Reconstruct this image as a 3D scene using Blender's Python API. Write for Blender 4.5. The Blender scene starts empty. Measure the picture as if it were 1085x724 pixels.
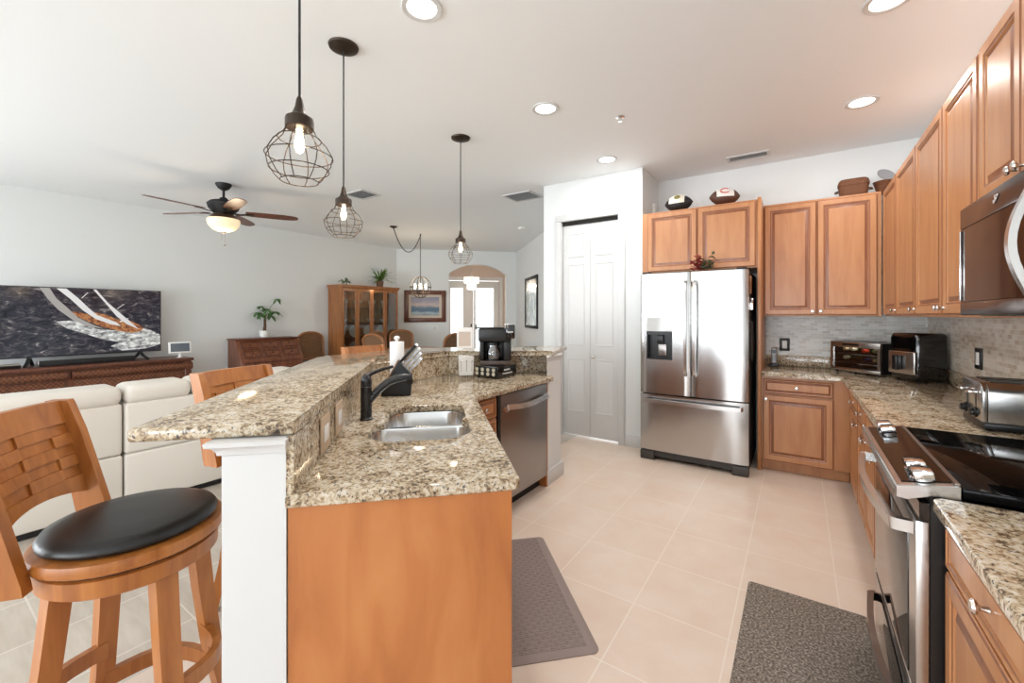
import bpy, bmesh, math, random
from mathutils import Vector, Matrix
random.seed(7)
S = bpy.context.scene
C = S.collection
PI = math.pi
R2 = math.sqrt(0.5)

# ------------------------------------------------------------------ camera
TH = math.atan(303.5 / 448.0)
cam_d = bpy.data.cameras.new('camera')
cam = bpy.data.objects.new('camera', cam_d)
C.objects.link(cam)
cam.location = (0, 0, 1.375)
cam.rotation_euler = (PI / 2, 0, TH)
cam_d.sensor_width = 36.0
cam_d.lens = 36.0 * 448.0 / 1085.0
cam_d.shift_y = -28.0 / 1085.0
cam_d.clip_start = 0.02
S.camera = cam

# ------------------------------------------------------------------ colour management, world
S.view_settings.view_transform = 'Standard'
S.view_settings.look = 'None'
S.view_settings.gamma = 1.0
S.view_settings.use_curve_mapping = False
S.view_settings.exposure = 0.12
W = bpy.data.worlds.new('sky')
S.world = W
W.use_nodes = True
W.node_tree.nodes['Background'].inputs[0].default_value = (0.88, 0.94, 1.0, 1)
W.node_tree.nodes['Background'].inputs[1].default_value = 3.0


def area(name, loc, rot, sx, sy, power, col=(1, 1, 1), shape='RECTANGLE'):
    d = bpy.data.lights.new(name, 'AREA')
    d.shape = shape
    d.size = sx
    d.size_y = sy
    d.energy = power
    d.color = col
    o = bpy.data.objects.new(name, d)
    o.location = loc
    o.rotation_euler = rot
    C.objects.link(o)
    return o


# lamps outside the rear glass doors, plus one outside an opening added for fill
DAY = (0.90, 0.955, 1.0)
RY = -6.0      # wall behind the camera
WIN = [(-7.2, -4.3), (-3.9, -1.5), (-1.2, 0.75)]
ADDED_WIN = (-5.2, -1.8)  # unseen opening added to the side wall to even out the light
for i, (xa, xb) in enumerate(WIN):
    # tilted up only to brighten the ceiling; no paving is built outside
    area('daylight_fill', ((xa + xb) / 2, RY - 0.62, 1.05), (PI / 2 + 0.5, 0, 0), xb - xa, 2.2, (xb - xa) * (60, 48, 44)[i], DAY)
area('daylight_fill', (-8.30, sum(ADDED_WIN) / 2, 1.05), (PI / 2 + 0.5, 0, -PI / 2), ADDED_WIN[1] - ADDED_WIN[0], 2.2, 200, DAY)  # fill lamp outside the added side opening


# ------------------------------------------------------------------ helpers
def srgb(r, g, b):
    f = lambda c: (c / 255.0 / 12.92) if c <= 10 else ((c / 255.0 + 0.055) / 1.055) ** 2.4
    return (f(r), f(g), f(b), 1.0)


def I(a, b):
    """island frame (a along the slanted leg, b across it) to world x, y"""
    return ((-a + b) * R2, (a + b) * R2)


class MB:
    def __init__(s):
        s.bm = bmesh.new()
        s.mi = 0
        s.M = None

    def _v(s, co):
        co = Vector(co)
        return s.bm.verts.new(s.M @ co if s.M is not None else co)

    def face(s, vs, mi=None):
        try:
            f = s.bm.faces.new(vs)
        except ValueError:
            return None
        f.material_index = s.mi if mi is None else mi
        return f

    def poly(s, pts, mi=None):
        return s.face([s._v(p) for p in pts], mi)

    def _bev(s, vs, bev, seg):
        es = set()
        for v in vs:
            for e in v.link_edges:
                es.add(e)
        r = bmesh.ops.bevel(s.bm, geom=list(es), offset=bev, segments=seg, profile=0.5, affect='EDGES', clamp_overlap=True)
        for f in r['faces']:
            f.material_index = s.mi

    def box(s, x0, x1, y0, y1, z0, z1, bev=0, seg=2):
        if x0 > x1: x0, x1 = x1, x0
        if y0 > y1: y0, y1 = y1, y0
        if z0 > z1: z0, z1 = z1, z0
        v = [s._v(p) for p in ((x0, y0, z0), (x1, y0, z0), (x1, y1, z0), (x0, y1, z0), (x0, y0, z1), (x1, y0, z1), (x1, y1, z1), (x0, y1, z1))]
        for q in ((3, 2, 1, 0), (4, 5, 6, 7), (0, 1, 5, 4), (1, 2, 6, 5), (2, 3, 7, 6), (3, 0, 4, 7)):
            s.face([v[k] for k in q])
        if bev: s._bev(v, bev, seg)
        return s

    def prism(s, poly, z0, z1, bev=0, seg=2):
        n = len(poly)
        a = sum(poly[i][0] * poly[(i + 1) % n][1] - poly[(i + 1) % n][0] * poly[i][1] for i in range(n))
        if a < 0: poly = poly[::-1]
        lo = [s._v((p[0], p[1], z0)) for p in poly]
        hi = [s._v((p[0], p[1], z1)) for p in poly]
        s.face(lo[::-1]); s.face(hi)
        for i in range(n):
            j = (i + 1) % n
            s.face([lo[i], lo[j], hi[j], hi[i]])
        if bev: s._bev(lo + hi, bev, seg)
        return s

    def extr(s, poly, axis, c0, c1, bev=0, seg=2):
        """polygon in the plane across axis ('x': (y,z), 'y': (x,z)), pushed from c0 to c1"""
        mk = (lambda p, c: (c, p[0], p[1])) if axis == 'x' else (lambda p, c: (p[0], c, p[1]))
        lo = [s._v(mk(p, c0)) for p in poly]
        hi = [s._v(mk(p, c1)) for p in poly]
        n = len(poly)
        fs = [s.face(lo[::-1]), s.face(hi)]
        for i in range(n):
            j = (i + 1) % n
            fs.append(s.face([lo[i], lo[j], hi[j], hi[i]]))
        bmesh.ops.recalc_face_normals(s.bm, faces=[f for f in fs if f])
        if bev: s._bev(lo + hi, bev, seg)
        return s

    def loft(s, rings, closed=True, cap=True, mis=None):
        vr = [[s._v(p) for p in r] for r in rings]
        n = len(vr[0])
        fs = []
        for k in range(len(vr) - 1):
            for i in range(n if closed else n - 1):
                j = (i + 1) % n
                fs.append(s.face([vr[k][i], vr[k][j], vr[k + 1][j], vr[k + 1][i]], None if mis is None else mis[k]))
        if cap:
            fs.append(s.face(vr[0][::-1])); fs.append(s.face(vr[-1]))
        return s

    def lathe(s, prof, n=24, c=(0, 0, 0), cap=True):
        rings = []
        for r, z in prof:
            r = max(r, 1e-4)
            rings.append([(c[0] + r * math.cos(2 * PI * k / n), c[1] + r * math.sin(2 * PI * k / n), c[2] + z) for k in range(n)])
        return s.loft(rings, True, cap)

    def cyl(s, p0, p1, r, n=12, r1=None):
        return s.tube([p0, p1], [r, r if r1 is None else r1], n)

    def tube(s, pts, r, n=8, closed=False, cap=True, sq=None):
        pts = [Vector(p) for p in pts]
        m = len(pts)
        if not isinstance(r, (list, tuple)): r = [r] * m
        rings = []
        up = None
        for i in range(m):
            if closed: t = pts[(i + 1) % m] - pts[i - 1]
            elif i == 0: t = pts[1] - pts[0]
            elif i == m - 1: t = pts[-1] - pts[-2]
            else: t = (pts[i + 1] - pts[i - 1])
            t.normalize()
            if up is None:
                up = Vector((0, 0, 1)) if abs(t.z) < 0.9 else Vector((1, 0, 0))
            u = up - t * up.dot(t)
            if u.length < 1e-6: u = t.orthogonal()
            u.normalize()
            up = u
            w = t.cross(u)
            if sq:   # rectangular section, half sizes along w and u
                hw, hu = sq
                q = r[i]
                rings.append([pts[i] + w * (sx * hw * q) + u * (sy * hu * q) for sx, sy in ((1, 1), (-1, 1), (-1, -1), (1, -1))])
            else:
                rings.append([pts[i] + (u * math.sin(2 * PI * k / n) + w * math.cos(2 * PI * k / n)) * r[i] for k in range(n)])
        if closed:
            rings.append(rings[0])
            return s.loft(rings, True, False)
        return s.loft(rings, True, cap)

    def ball(s, c, rx, ry=None, rz=None, n=16, m=10):
        ry = rx if ry is None else ry
        rz = rx if rz is None else rz
        rings = []
        for j in range(m + 1):
            t = -PI / 2 + PI * j / m
            q = max(math.cos(t), 1e-3)
            rings.append([(c[0] + rx * q * math.cos(2 * PI * k / n), c[1] + ry * q * math.sin(2 * PI * k / n), c[2] + rz * math.sin(t)) for k in range(n)])
        return s.loft(rings)

    def pillow(s, x0, x1, y0, y1, z0, z1, r=0.05, seg=4):
        return s.box(x0, x1, y0, y1, z0, z1, r, seg)


def obj(name, mb, mats, parent=None, ang=35, smooth=True, weld=False):
    bm = mb.bm
    if weld: bmesh.ops.remove_doubles(bm, verts=bm.verts, dist=1e-5)
    bm.normal_update()
    lim = math.radians(ang)
    if smooth:
        for f in bm.faces: f.smooth = True
        for e in bm.edges:
            if len(e.link_faces) == 2:
                e.smooth = e.calc_face_angle(0) < lim
    me = bpy.data.meshes.new(name)
    bm.to_mesh(me)
    bm.free()
    if not isinstance(mats, (list, tuple)): mats = [mats]
    for m in mats: me.materials.append(m)
    o = bpy.data.objects.new(name, me)
    C.objects.link(o)
    if parent is not None: o.parent = parent
    return o


def tag(o, label, cat, group=None, kind=None):
    o['label'] = label
    o['category'] = cat
    if group: o['group'] = group
    if kind: o['kind'] = kind
    return o


def thing(name, label, cat, loc=(0, 0, 0), rotz=0.0, group=None):
    o = bpy.data.objects.new(name, None)
    o.empty_display_size = 0.1
    C.objects.link(o)
    o.location = loc
    o.rotation_euler = (0, 0, rotz)
    return tag(o, label, cat, group)


def struct(name, mb, mat, label=None, parent=None, ang=35):
    o = obj(name, mb, mat, parent, ang)
    if parent is None:
        o['kind'] = 'structure'
        if label: o['label'] = label
    return o


def copy_tree(o, loc=None, rotz=None, label=None, group=None, parent=None):
    c = o.copy()
    C.objects.link(c)
    if parent is not None: c.parent = parent
    for ch in o.children: copy_tree(ch, parent=c)
    if loc is not None: c.location = loc
    if rotz is not None: c.rotation_euler = (0, 0, rotz)
    if label: c['label'] = label
    if group: c['group'] = group
    return c


# ------------------------------------------------------------------ materials
def nt(name):
    m = bpy.data.materials.new(name)
    m.use_nodes = True
    return m, m.node_tree.nodes, m.node_tree.links, m.node_tree.nodes['Principled BSDF']


def plain(name, col, rough=0.5, metal=0.0, coat=0.0, spec=None, bump=0, bscale=80, emit=None, es=0):
    m, N, L, B = nt(name)
    B.inputs['Base Color'].default_value = col
    B.inputs['Roughness'].default_value = rough
    B.inputs['Metallic'].default_value = metal
    B.inputs['Coat Weight'].default_value = coat
    if spec is not None: B.inputs['Specular IOR Level'].default_value = spec
    if emit:
        B.inputs['Emission Color'].default_value = emit
        B.inputs['Emission Strength'].default_value = es
    t = N.new('ShaderNodeTexCoord')
    n = N.new('ShaderNodeTexNoise')
    n.inputs['Scale'].default_value = bscale
    n.inputs['Detail'].default_value = 3
    L.new(t.outputs['Object'], n.inputs['Vector'])
    if bump:
        b = N.new('ShaderNodeBump')
        b.inputs['Strength'].default_value = bump
        b.inputs['Distance'].default_value = 0.003
        L.new(n.outputs['Fac'], b.inputs['Height'])
        L.new(b.outputs['Normal'], B.inputs['Normal'])
    else:   # a faint roughness variation
        r = N.new('ShaderNodeMapRange')
        r.inputs[3].default_value = max(rough - 0.03, 0)
        r.inputs[4].default_value = min(rough + 0.03, 1)
        L.new(n.outputs['Fac'], r.inputs[0])
        L.new(r.outputs[0], B.inputs['Roughness'])
    return m


def ramp(N, stops):
    r = N.new('ShaderNodeValToRGB')
    e = r.color_ramp.elements
    while len(e) < len(stops): e.new(0.5)
    for k, (p, c) in enumerate(stops):
        e[k].position = p
        e[k].color = c
    return r


def wood(name, c0, c1, c2, scale=(9, 9, 0.9), rough=0.38, coat=0.25, sc=3.0):
    m, N, L, B = nt(name)
    t = N.new('ShaderNodeTexCoord')
    mp = N.new('ShaderNodeMapping')
    mp.inputs['Scale'].default_value = scale
    n = N.new('ShaderNodeTexNoise')
    n.inputs['Scale'].default_value = sc
    n.inputs['Detail'].default_value = 6
    n.inputs['Distortion'].default_value = 0.6
    L.new(t.outputs['Object'], mp.inputs[0])
    L.new(mp.outputs[0], n.inputs['Vector'])
    r = ramp(N, [(0.30, c0), (0.5, c1), (0.72, c2)])
    L.new(n.outputs['Fac'], r.inputs[0])
    L.new(r.outputs[0], B.inputs['Base Color'])
    B.inputs['Roughness'].default_value = rough
    B.inputs['Coat Weight'].default_value = coat
    B.inputs['Coat Roughness'].default_value = 0.2
    return m


def granite(name):
    m, N, L, B = nt(name)
    t = N.new('ShaderNodeTexCoord')
    n0 = N.new('ShaderNodeTexNoise'); n0.inputs['Scale'].default_value = 9; n0.inputs['Detail'].default_value = 3
    n1 = N.new('ShaderNodeTexNoise'); n1.inputs['Scale'].default_value = 62; n1.inputs['Detail'].default_value = 5; n1.inputs['Roughness'].default_value = 0.6
    n1.inputs['Distortion'].default_value = 0.8
    n2 = N.new('ShaderNodeTexNoise'); n2.inputs['Scale'].default_value = 95; n2.inputs['Detail'].default_value = 4; n2.inputs['Roughness'].default_value = 0.65
    for n in (n0, n1, n2): L.new(t.outputs['Object'], n.inputs['Vector'])
    ad = N.new('ShaderNodeMath'); ad.operation = 'MULTIPLY_ADD'
    L.new(n0.outputs['Fac'], ad.inputs[0]); ad.inputs[1].default_value = 0.35
    sb = N.new('ShaderNodeMath'); sb.operation = 'SUBTRACT'
    L.new(n1.outputs['Fac'], sb.inputs[0]); sb.inputs[1].default_value = 0.175
    L.new(sb.outputs[0], ad.inputs[2])
    r1 = ramp(N, [(0.30, srgb(56, 47, 40)), (0.38, srgb(120, 99, 78)), (0.46, srgb(174, 153, 123)), (0.545, srgb(202, 187, 162)), (0.69, srgb(216, 210, 200))])
    L.new(ad.outputs[0], r1.inputs[0])
    r2 = ramp(N, [(0.575, (0, 0, 0, 1)), (0.63, (0.95, 0.95, 0.95, 1))])
    L.new(n2.outputs['Fac'], r2.inputs[0])
    mx = N.new('ShaderNodeMix'); mx.data_type = 'RGBA'
    L.new(r2.outputs[0], mx.inputs[0])
    L.new(r1.outputs[0], mx.inputs[6])
    mx.inputs[7].default_value = srgb(50, 50, 52)
    L.new(mx.outputs[2], B.inputs['Base Color'])
    B.inputs['Roughness'].default_value = 0.08
    B.inputs['Coat Weight'].default_value = 0.1
    B.inputs['Coat Roughness'].default_value = 0.05
    return m


def brushed(name, col, rough, axis=(90, 90, 1.5), wav=0.0, bs=0.04):
    m, N, L, B = nt(name)
    B.inputs['Base Color'].default_value = col
    B.inputs['Metallic'].default_value = 1.0
    t = N.new('ShaderNodeTexCoord')
    mp = N.new('ShaderNodeMapping'); mp.inputs['Scale'].default_value = axis
    n = N.new('ShaderNodeTexNoise'); n.inputs['Scale'].default_value = 3.0; n.inputs['Detail'].default_value = 3
    L.new(t.outputs['Object'], mp.inputs[0]); L.new(mp.outputs[0], n.inputs['Vector'])
    r = N.new('ShaderNodeMapRange'); r.inputs[3].default_value = max(0.02, rough - 0.02); r.inputs[4].default_value = rough + 0.02
    L.new(n.outputs['Fac'], r.inputs[0]); L.new(r.outputs[0], B.inputs['Roughness'])
    if wav:
        m2 = N.new('ShaderNodeMapping'); m2.inputs['Scale'].default_value = (4.5, 4.5, 0.9)
        w = N.new('ShaderNodeTexNoise'); w.inputs['Scale'].default_value = 1.0; w.inputs['Detail'].default_value = 0.5
        L.new(t.outputs['Object'], m2.inputs[0]); L.new(m2.outputs[0], w.inputs['Vector'])
        b = N.new('ShaderNodeBump'); b.inputs['Strength'].default_value = wav; b.inputs['Distance'].default_value = 0.02
        L.new(w.outputs['Fac'], b.inputs['Height']); L.new(b.outputs['Normal'], B.inputs['Normal'])
    return m


def tiles(name, cols, grout, w, h, mortar, off=0.0, plane='xy', shift=(0, 0), rough=0.3, bump=0.2, vein=None, streak=None):
    """brick texture over a plane: 'xy', 'xz' or 'yz' of the object's coordinates"""
    m, N, L, B = nt(name)
    t = N.new('ShaderNodeTexCoord')
    sp = N.new('ShaderNodeSeparateXYZ'); L.new(t.outputs['Object'], sp.inputs[0])
    cb = N.new('ShaderNodeCombineXYZ')
    ax = {'xy': (0, 1), 'xz': (0, 2), 'yz': (1, 2)}[plane]
    for k in (0, 1):
        a = N.new('ShaderNodeMath'); a.operation = 'ADD'; a.inputs[1].default_value = shift[k]
        L.new(sp.outputs[ax[k]], a.inputs[0]); L.new(a.outputs[0], cb.inputs[k])
    br = N.new('ShaderNodeTexBrick')
    br.offset = off
    br.inputs['Scale'].default_value = 1.0
    br.inputs['Brick Width'].default_value = w
    br.inputs['Row Height'].default_value = h
    br.inputs['Mortar Size'].default_value = mortar
    br.inputs['Mortar Smooth'].default_value = 0.2
    br.inputs['Bias'].default_value = 0.0
    br.inputs['Color1'].default_value = (0, 0, 0, 1)
    br.inputs['Color2'].default_value = (1, 1, 1, 1)
    br.inputs['Mortar'].default_value = (0.5, 0.5, 0.5, 1)
    L.new(cb.outputs[0], br.inputs['Vector'])
    rp = ramp(N, [(k / (len(cols) - 1), c) for k, c in enumerate(cols)])
    L.new(br.outputs['Color'], rp.inputs[0])
    col = rp.outputs[0]
    if vein:
        n = N.new('ShaderNodeTexNoise'); n.inputs['Scale'].default_value = vein[1]; n.inputs['Detail'].default_value = 6; n.inputs['Roughness'].default_value = 0.6
        if streak:
            mp = N.new('ShaderNodeMapping'); mp.inputs['Scale'].default_value = streak
            L.new(t.outputs['Object'], mp.inputs[0]); L.new(mp.outputs[0], n.inputs['Vector'])
        else: L.new(t.outputs['Object'], n.inputs['Vector'])
        rr = ramp(N, [(0.35, (0, 0, 0, 1)), (0.7, (1, 1, 1, 1))])
        L.new(n.outputs['Fac'], rr.inputs[0])
        mv = N.new('ShaderNodeMix'); mv.data_type = 'RGBA'
        mu = N.new('ShaderNodeMath'); mu.operation = 'MULTIPLY'; mu.inputs[1].default_value = vein[2]
        L.new(rr.outputs[0], mu.inputs[0]); L.new(mu.outputs[0], mv.inputs[0])
        L.new(col, mv.inputs[6]); mv.inputs[7].default_value = vein[0]
        col = mv.outputs[2]
    mx = N.new('ShaderNodeMix'); mx.data_type = 'RGBA'
    L.new(br.outputs['Fac'], mx.inputs[0]); L.new(col, mx.inputs[6]); mx.inputs[7].default_value = grout
    L.new(mx.outputs[2], B.inputs['Base Color'])
    B.inputs['Roughness'].default_value = rough
    if bump:
        iv = N.new('ShaderNodeMath'); iv.operation = 'SUBTRACT'; iv.inputs[0].default_value = 1.0
        L.new(br.outputs['Fac'], iv.inputs[1])
        b = N.new('ShaderNodeBump'); b.inputs['Strength'].default_value = bump; b.inputs['Distance'].default_value = 0.002
        L.new(iv.outputs[0], b.inputs['Height']); L.new(b.outputs['Normal'], B.inputs['Normal'])
    return m


def mottled(name, stops, scale, rough=0.9, detail=6, bump=0.0, stretch=(1, 1, 1), emit=0.0, dist=0.0):
    m, N, L, B = nt(name)
    t = N.new('ShaderNodeTexCoord')
    mp = N.new('ShaderNodeMapping'); mp.inputs['Scale'].default_value = stretch
    n = N.new('ShaderNodeTexNoise'); n.inputs['Scale'].default_value = scale; n.inputs['Detail'].default_value = detail
    n.inputs['Roughness'].default_value = 0.65
    n.inputs['Distortion'].default_value = dist
    L.new(t.outputs['Object'], mp.inputs[0]); L.new(mp.outputs[0], n.inputs['Vector'])
    r = ramp(N, stops)
    L.new(n.outputs['Fac'], r.inputs[0])
    L.new(r.outputs[0], B.inputs['Base Color'])
    B.inputs['Roughness'].default_value = rough
    if emit:
        L.new(r.outputs[0], B.inputs['Emission Color']); B.inputs['Emission Strength'].default_value = emit
    if bump:
        b = N.new('ShaderNodeBump'); b.inputs['Strength'].default_value = bump; b.inputs['Distance'].default_value = 0.004
        L.new(n.outputs['Fac'], b.inputs['Height']); L.new(b.outputs['Normal'], B.inputs['Normal'])
    return m


def weave(name, c0, c1, scale=60, rough=0.7, bump=0.6):
    m, N, L, B = nt(name)
    t = N.new('ShaderNodeTexCoord')
    ck = N.new('ShaderNodeTexChecker'); ck.inputs['Scale'].default_value = scale
    ck.inputs[1].default_value = c0; ck.inputs[2].default_value = c1
    L.new(t.outputs['Object'], ck.inputs['Vector'])
    n = N.new('ShaderNodeTexNoise'); n.inputs['Scale'].default_value = scale * 0.7; n.inputs['Detail'].default_value = 2
    L.new(t.outputs['Object'], n.inputs['Vector'])
    mx = N.new('ShaderNodeMix'); mx.data_type = 'RGBA'; mx.blend_type = 'OVERLAY'
    mx.inputs[0].default_value = 0.8
    L.new(ck.outputs['Color'], mx.inputs[6]); L.new(n.outputs['Fac'], mx.inputs[7])
    L.new(mx.outputs[2], B.inputs['Base Color'])
    B.inputs['Roughness'].default_value = rough
    b = N.new('ShaderNodeBump'); b.inputs['Strength'].default_value = bump; b.inputs['Distance'].default_value = 0.003
    L.new(ck.outputs['Fac'], b.inputs['Height']); L.new(b.outputs['Normal'], B.inputs['Normal'])
    return m


def glass_mat(name, tint=(1, 1, 1, 1), gloss=0.12, rough=0.02):
    m, N, L, B = nt(name)
    out = N['Material Output']
    tr = N.new('ShaderNodeBsdfTransparent'); tr.inputs[0].default_value = tint
    gl = N.new('ShaderNodeBsdfGlossy'); gl.inputs['Roughness'].default_value = rough
    lw = N.new('ShaderNodeFresnel'); lw.inputs[0].default_value = 1.45
    mu = N.new('ShaderNodeMath'); mu.operation = 'ADD'; mu.inputs[1].default_value = gloss - 0.04
    L.new(lw.outputs[0], mu.inputs[0])
    mx = N.new('ShaderNodeMixShader')
    L.new(mu.outputs[0], mx.inputs[0]); L.new(tr.outputs[0], mx.inputs[1]); L.new(gl.outputs[0], mx.inputs[2])
    L.new(mx.outputs[0], out.inputs['Surface'])
    N.remove(B)
    return m


def emis(name, col, st):
    return plain(name, col, 0.5, emit=col, es=st)


M = {}
M['wall'] = plain('wall_paint', srgb(228, 231, 231), 0.75, bump=0.05, bscale=250)
M['ceil'] = plain('ceiling_paint', srgb(243, 246, 248), 0.85, bump=0.08, bscale=180)
M['foyer'] = plain('foyer_paint', srgb(208, 192, 180), 0.8, bump=0.05, bscale=250)
M['trim'] = plain('white_trim', srgb(214, 215, 215), 0.4, bump=0.02, bscale=60)
M['gap'] = plain('gap_shade_paint', srgb(40, 38, 36), 0.9)
M['cab'] = wood('maple', srgb(174, 115, 71), srgb(183, 125, 79), srgb(190, 135, 88), scale=(6, 6, 0.8))
M['glaze'] = wood('maple_glaze', srgb(120, 70, 42), srgb(134, 80, 50), srgb(146, 92, 60))
M['cabin'] = plain('cabinet_inside', srgb(120, 72, 44), 0.7)
M['panel'] = wood('maple_panel', srgb(168, 100, 50), srgb(184, 114, 60), srgb(195, 128, 72), scale=(3, 3, 0.8))
M['stool'] = wood('honey_wood', srgb(150, 87, 36), srgb(168, 102, 45), srgb(182, 116, 55), coat=0.1)
M['stool_hi'] = wood('honey_wood_light', srgb(196, 130, 66), srgb(214, 150, 84), srgb(226, 166, 100))
M['oak'] = wood('oak', srgb(134, 82, 42), srgb(154, 98, 54), srgb(170, 114, 68))
M['dark'] = wood('dark_wood', srgb(74, 36, 20), srgb(96, 50, 30), srgb(116, 64, 40))
M['bur'] = wood('walnut', srgb(98, 52, 30), srgb(118, 66, 40), srgb(136, 82, 52))
M['gran'] = granite('granite')
M['steel'] = brushed('stainless', (0.52, 0.515, 0.51, 1), 0.2, wav=0.45)
M['steelh'] = brushed('stainless_horizontal', (0.58, 0.57, 0.56, 1), 0.26, axis=(1.5, 1.5, 90))
M['dwsteel'] = brushed('stainless_dark', (0.33, 0.31, 0.30, 1), 0.3, axis=(1.5, 1.5, 90))
M['bronze'] = brushed('black_stainless', (0.10, 0.072, 0.062, 1), 0.25, axis=(1.5, 1.5, 90))
M['chrome'] = plain('chrome', (0.8, 0.8, 0.8, 1), 0.1, 1.0)
M['nickel'] = plain('nickel', (0.66, 0.63, 0.60, 1), 0.25, 1.0)
M['sinkm'] = plain('sink_steel', (0.74, 0.75, 0.76, 1), 0.2, 1.0)
M['black'] = plain('black_plastic', srgb(18, 18, 19), 0.32)
M['blackg'] = plain('black_gloss', srgb(10, 10, 11), 0.06, coat=0.5)
M['cook'] = plain('black_ceramic', srgb(8, 8, 9), 0.04, spec=0.07)
M['matt'] = plain('matt_black', srgb(24, 24, 25), 0.6)
M['faucet'] = plain('faucet_black', srgb(22, 22, 24), 0.28, coat=0.3)
M['rubber'] = plain('black_rubber', srgb(28, 28, 28), 0.8)
M['leather'] = plain('black_leather', srgb(20, 19, 19), 0.36, bump=0.12, bscale=220)
M['white'] = plain('white_plastic', srgb(236, 236, 234), 0.4)
M['paper'] = plain('white_paper', srgb(240, 240, 240), 0.9, bump=0.25, bscale=160)
M['sofa'] = plain('cream_leather', srgb(228, 222, 212), 0.5, bump=0.15, bscale=60)
M['oil'] = plain('oil_bronze', srgb(62, 52, 44), 0.42, 0.7)
M['beige'] = plain('beige_plate', srgb(196, 172, 146), 0.45)
M['mosaic_xz'] = tiles('mosaic_back', [srgb(166, 160, 152), srgb(190, 187, 180), srgb(206, 204, 199), srgb(184, 176, 166), srgb(214, 211, 206)], srgb(212, 210, 205), 0.062, 0.0245, 0.0014, 0.5, 'xz', rough=0.25)
M['mosaic_yz'] = tiles('mosaic_side', [srgb(176, 158, 138), srgb(200, 190, 176), srgb(214, 207, 196), srgb(186, 168, 148), srgb(208, 200, 190)], srgb(216, 211, 203), 0.058, 0.0255, 0.0013, 0.5, 'yz', rough=0.3)
M['floor'] = tiles('kitchen_tile', [srgb(226, 209, 193), srgb(230, 214, 200), srgb(227, 211, 196)], srgb(235, 222, 209), 0.405, 0.405, 0.0036, 0.0, 'xy', (0.245 + 0.405 * 20, 0.03 + 0.405 * 20), rough=0.28, bump=0.15, vein=(srgb(216, 186, 162), 4.0, 0.45))
M['floor2'] = tiles('living_tile', [srgb(196, 186, 173), srgb(208, 199, 187), srgb(201, 191, 178)], srgb(222, 214, 203), 0.405, 0.405, 0.004, 0.0, 'xy', (0.245 + 0.405 * 40, 0.03 + 0.405 * 40), rough=0.3, bump=0.15, vein=(srgb(166, 152, 136), 3.0, 0.5), streak=(1.2, 7, 1))
M['rug'] = mottled('grey_brown_rug', [(0.36, srgb(72, 64, 58)), (0.5, srgb(122, 111, 101)), (0.64, srgb(176, 165, 153))], 105, 0.95, 6, 0.8, (1, 1, 1))
M['leaf'] = mottled('leaf', [(0.3, srgb(44, 84, 36)), (0.6, srgb(82, 130, 62))], 20, 0.5)
M['fern'] = mottled('fern', [(0.3, srgb(52, 88, 34)), (0.6, srgb(106, 146, 66))], 20, 0.5)
M['pot'] = plain('pot_glaze', srgb(232, 232, 228), 0.3)
M['bark'] = plain('bark', srgb(92, 66, 46), 0.9, bump=0.6, bscale=90)
M['basket'] = weave('basket_weave', srgb(116, 70, 40), srgb(94, 56, 32), 110)
M['cane'] = weave('cane', srgb(140, 104, 72), srgb(104, 74, 50), 120)
M['wicker'] = weave('wicker', srgb(124, 74, 46), srgb(86, 48, 30), 46)
M['glass'] = glass_mat('clear_glass')
M['dglass'] = glass_mat('door_glass', (0.95, 0.97, 0.96, 1), 0.1)
M['carafe'] = glass_mat('carafe_glass', (0.55, 0.6, 0.66, 1), 0.25)
M['china'] = plain('china', srgb(214, 214, 214), 0.15, coat=0.3)
M['ovenglass'] = plain('oven_glass', srgb(26, 23, 21), 0.03, spec=0.9)
M['microglass'] = plain('micro_glass', srgb(40, 27, 23), 0.05, spec=0.3)
M['rec'] = emis('recessed_lamp', (1, 0.96, 0.9, 1), 6.0)
M['bulb'] = emis('bulb_glow', (1, 0.80, 0.55, 1), 14.0)
M['bowl'] = plain('alabaster_bowl', srgb(236, 214, 176), 0.4, emit=(1.0, 0.80, 0.52, 1), es=0.55)
M['crystal'] = plain('crystal', srgb(236, 230, 222), 0.15, emit=(1, 0.93, 0.84, 1), es=0.9)
M['matmat'] = weave('mat_weave', srgb(150, 136, 130), srgb(128, 114, 108), 55, 0.6, 0.7)
M['ledge'] = plain('mat_edge', srgb(146, 131, 126), 0.55)

KZ = 0.88      # worktop height
BZ = 1.075     # bar height
CH = 2.90      # ceiling
RX = 0.92      # right wall
BY = 4.965     # kitchen back wall
LX = -7.65     # living room wall

# ================================================================== THE SHELL
struct('floor', MB().box(-2.09, RX + 0.1, RY, 9.0, -0.1, 0.0), M['floor'], 'pale pink-beige square floor tiles of the kitchen')
struct('floor_living', MB().box(LX - 0.1, -2.0901, RY, 9.0, -0.1, 0.0), M['floor2'], 'greyish wood-look floor tiles of the living room')
fy = MB().prism([I(9.9, -0.2), I(9.9, 3.2), I(13.4, 3.2), I(13.4, -0.2)], -0.1, -0.001)
struct('floor_foyer', fy, M['floor2'])
struct('ceiling', MB().box(LX - 0.1, RX + 0.1, RY - 0.1, 12.5, CH, CH + 0.1), M['ceil'], 'smooth white ceiling')
cf = MB().box(-12.5, LX - 0.1001, 4.0, 12.5, CH, CH + 0.1)
struct('ceiling_foyer', cf, M['ceil'])

w = MB().box(LX - 0.12, LX, ADDED_WIN[1], 6.67, 0, CH); w.box(LX - 0.12, LX, RY - 0.12, ADDED_WIN[0], 0, CH); w.box(LX - 0.12, LX, ADDED_WIN[0], ADDED_WIN[1], 2.42, CH)
struct('wall_left', w, M['wall'], 'pale grey wall behind the television')
w = MB().box(RX, RX + 0.12, RY, BY + 0.12, 0, CH)
struct('wall_right', w, M['wall'])
w = MB().box(-1.332, RX - 0.0005, BY, BY + 0.12, 0, CH)
struct('wall_back', w, M['wall'], 'kitchen wall above the cabinets')
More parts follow.
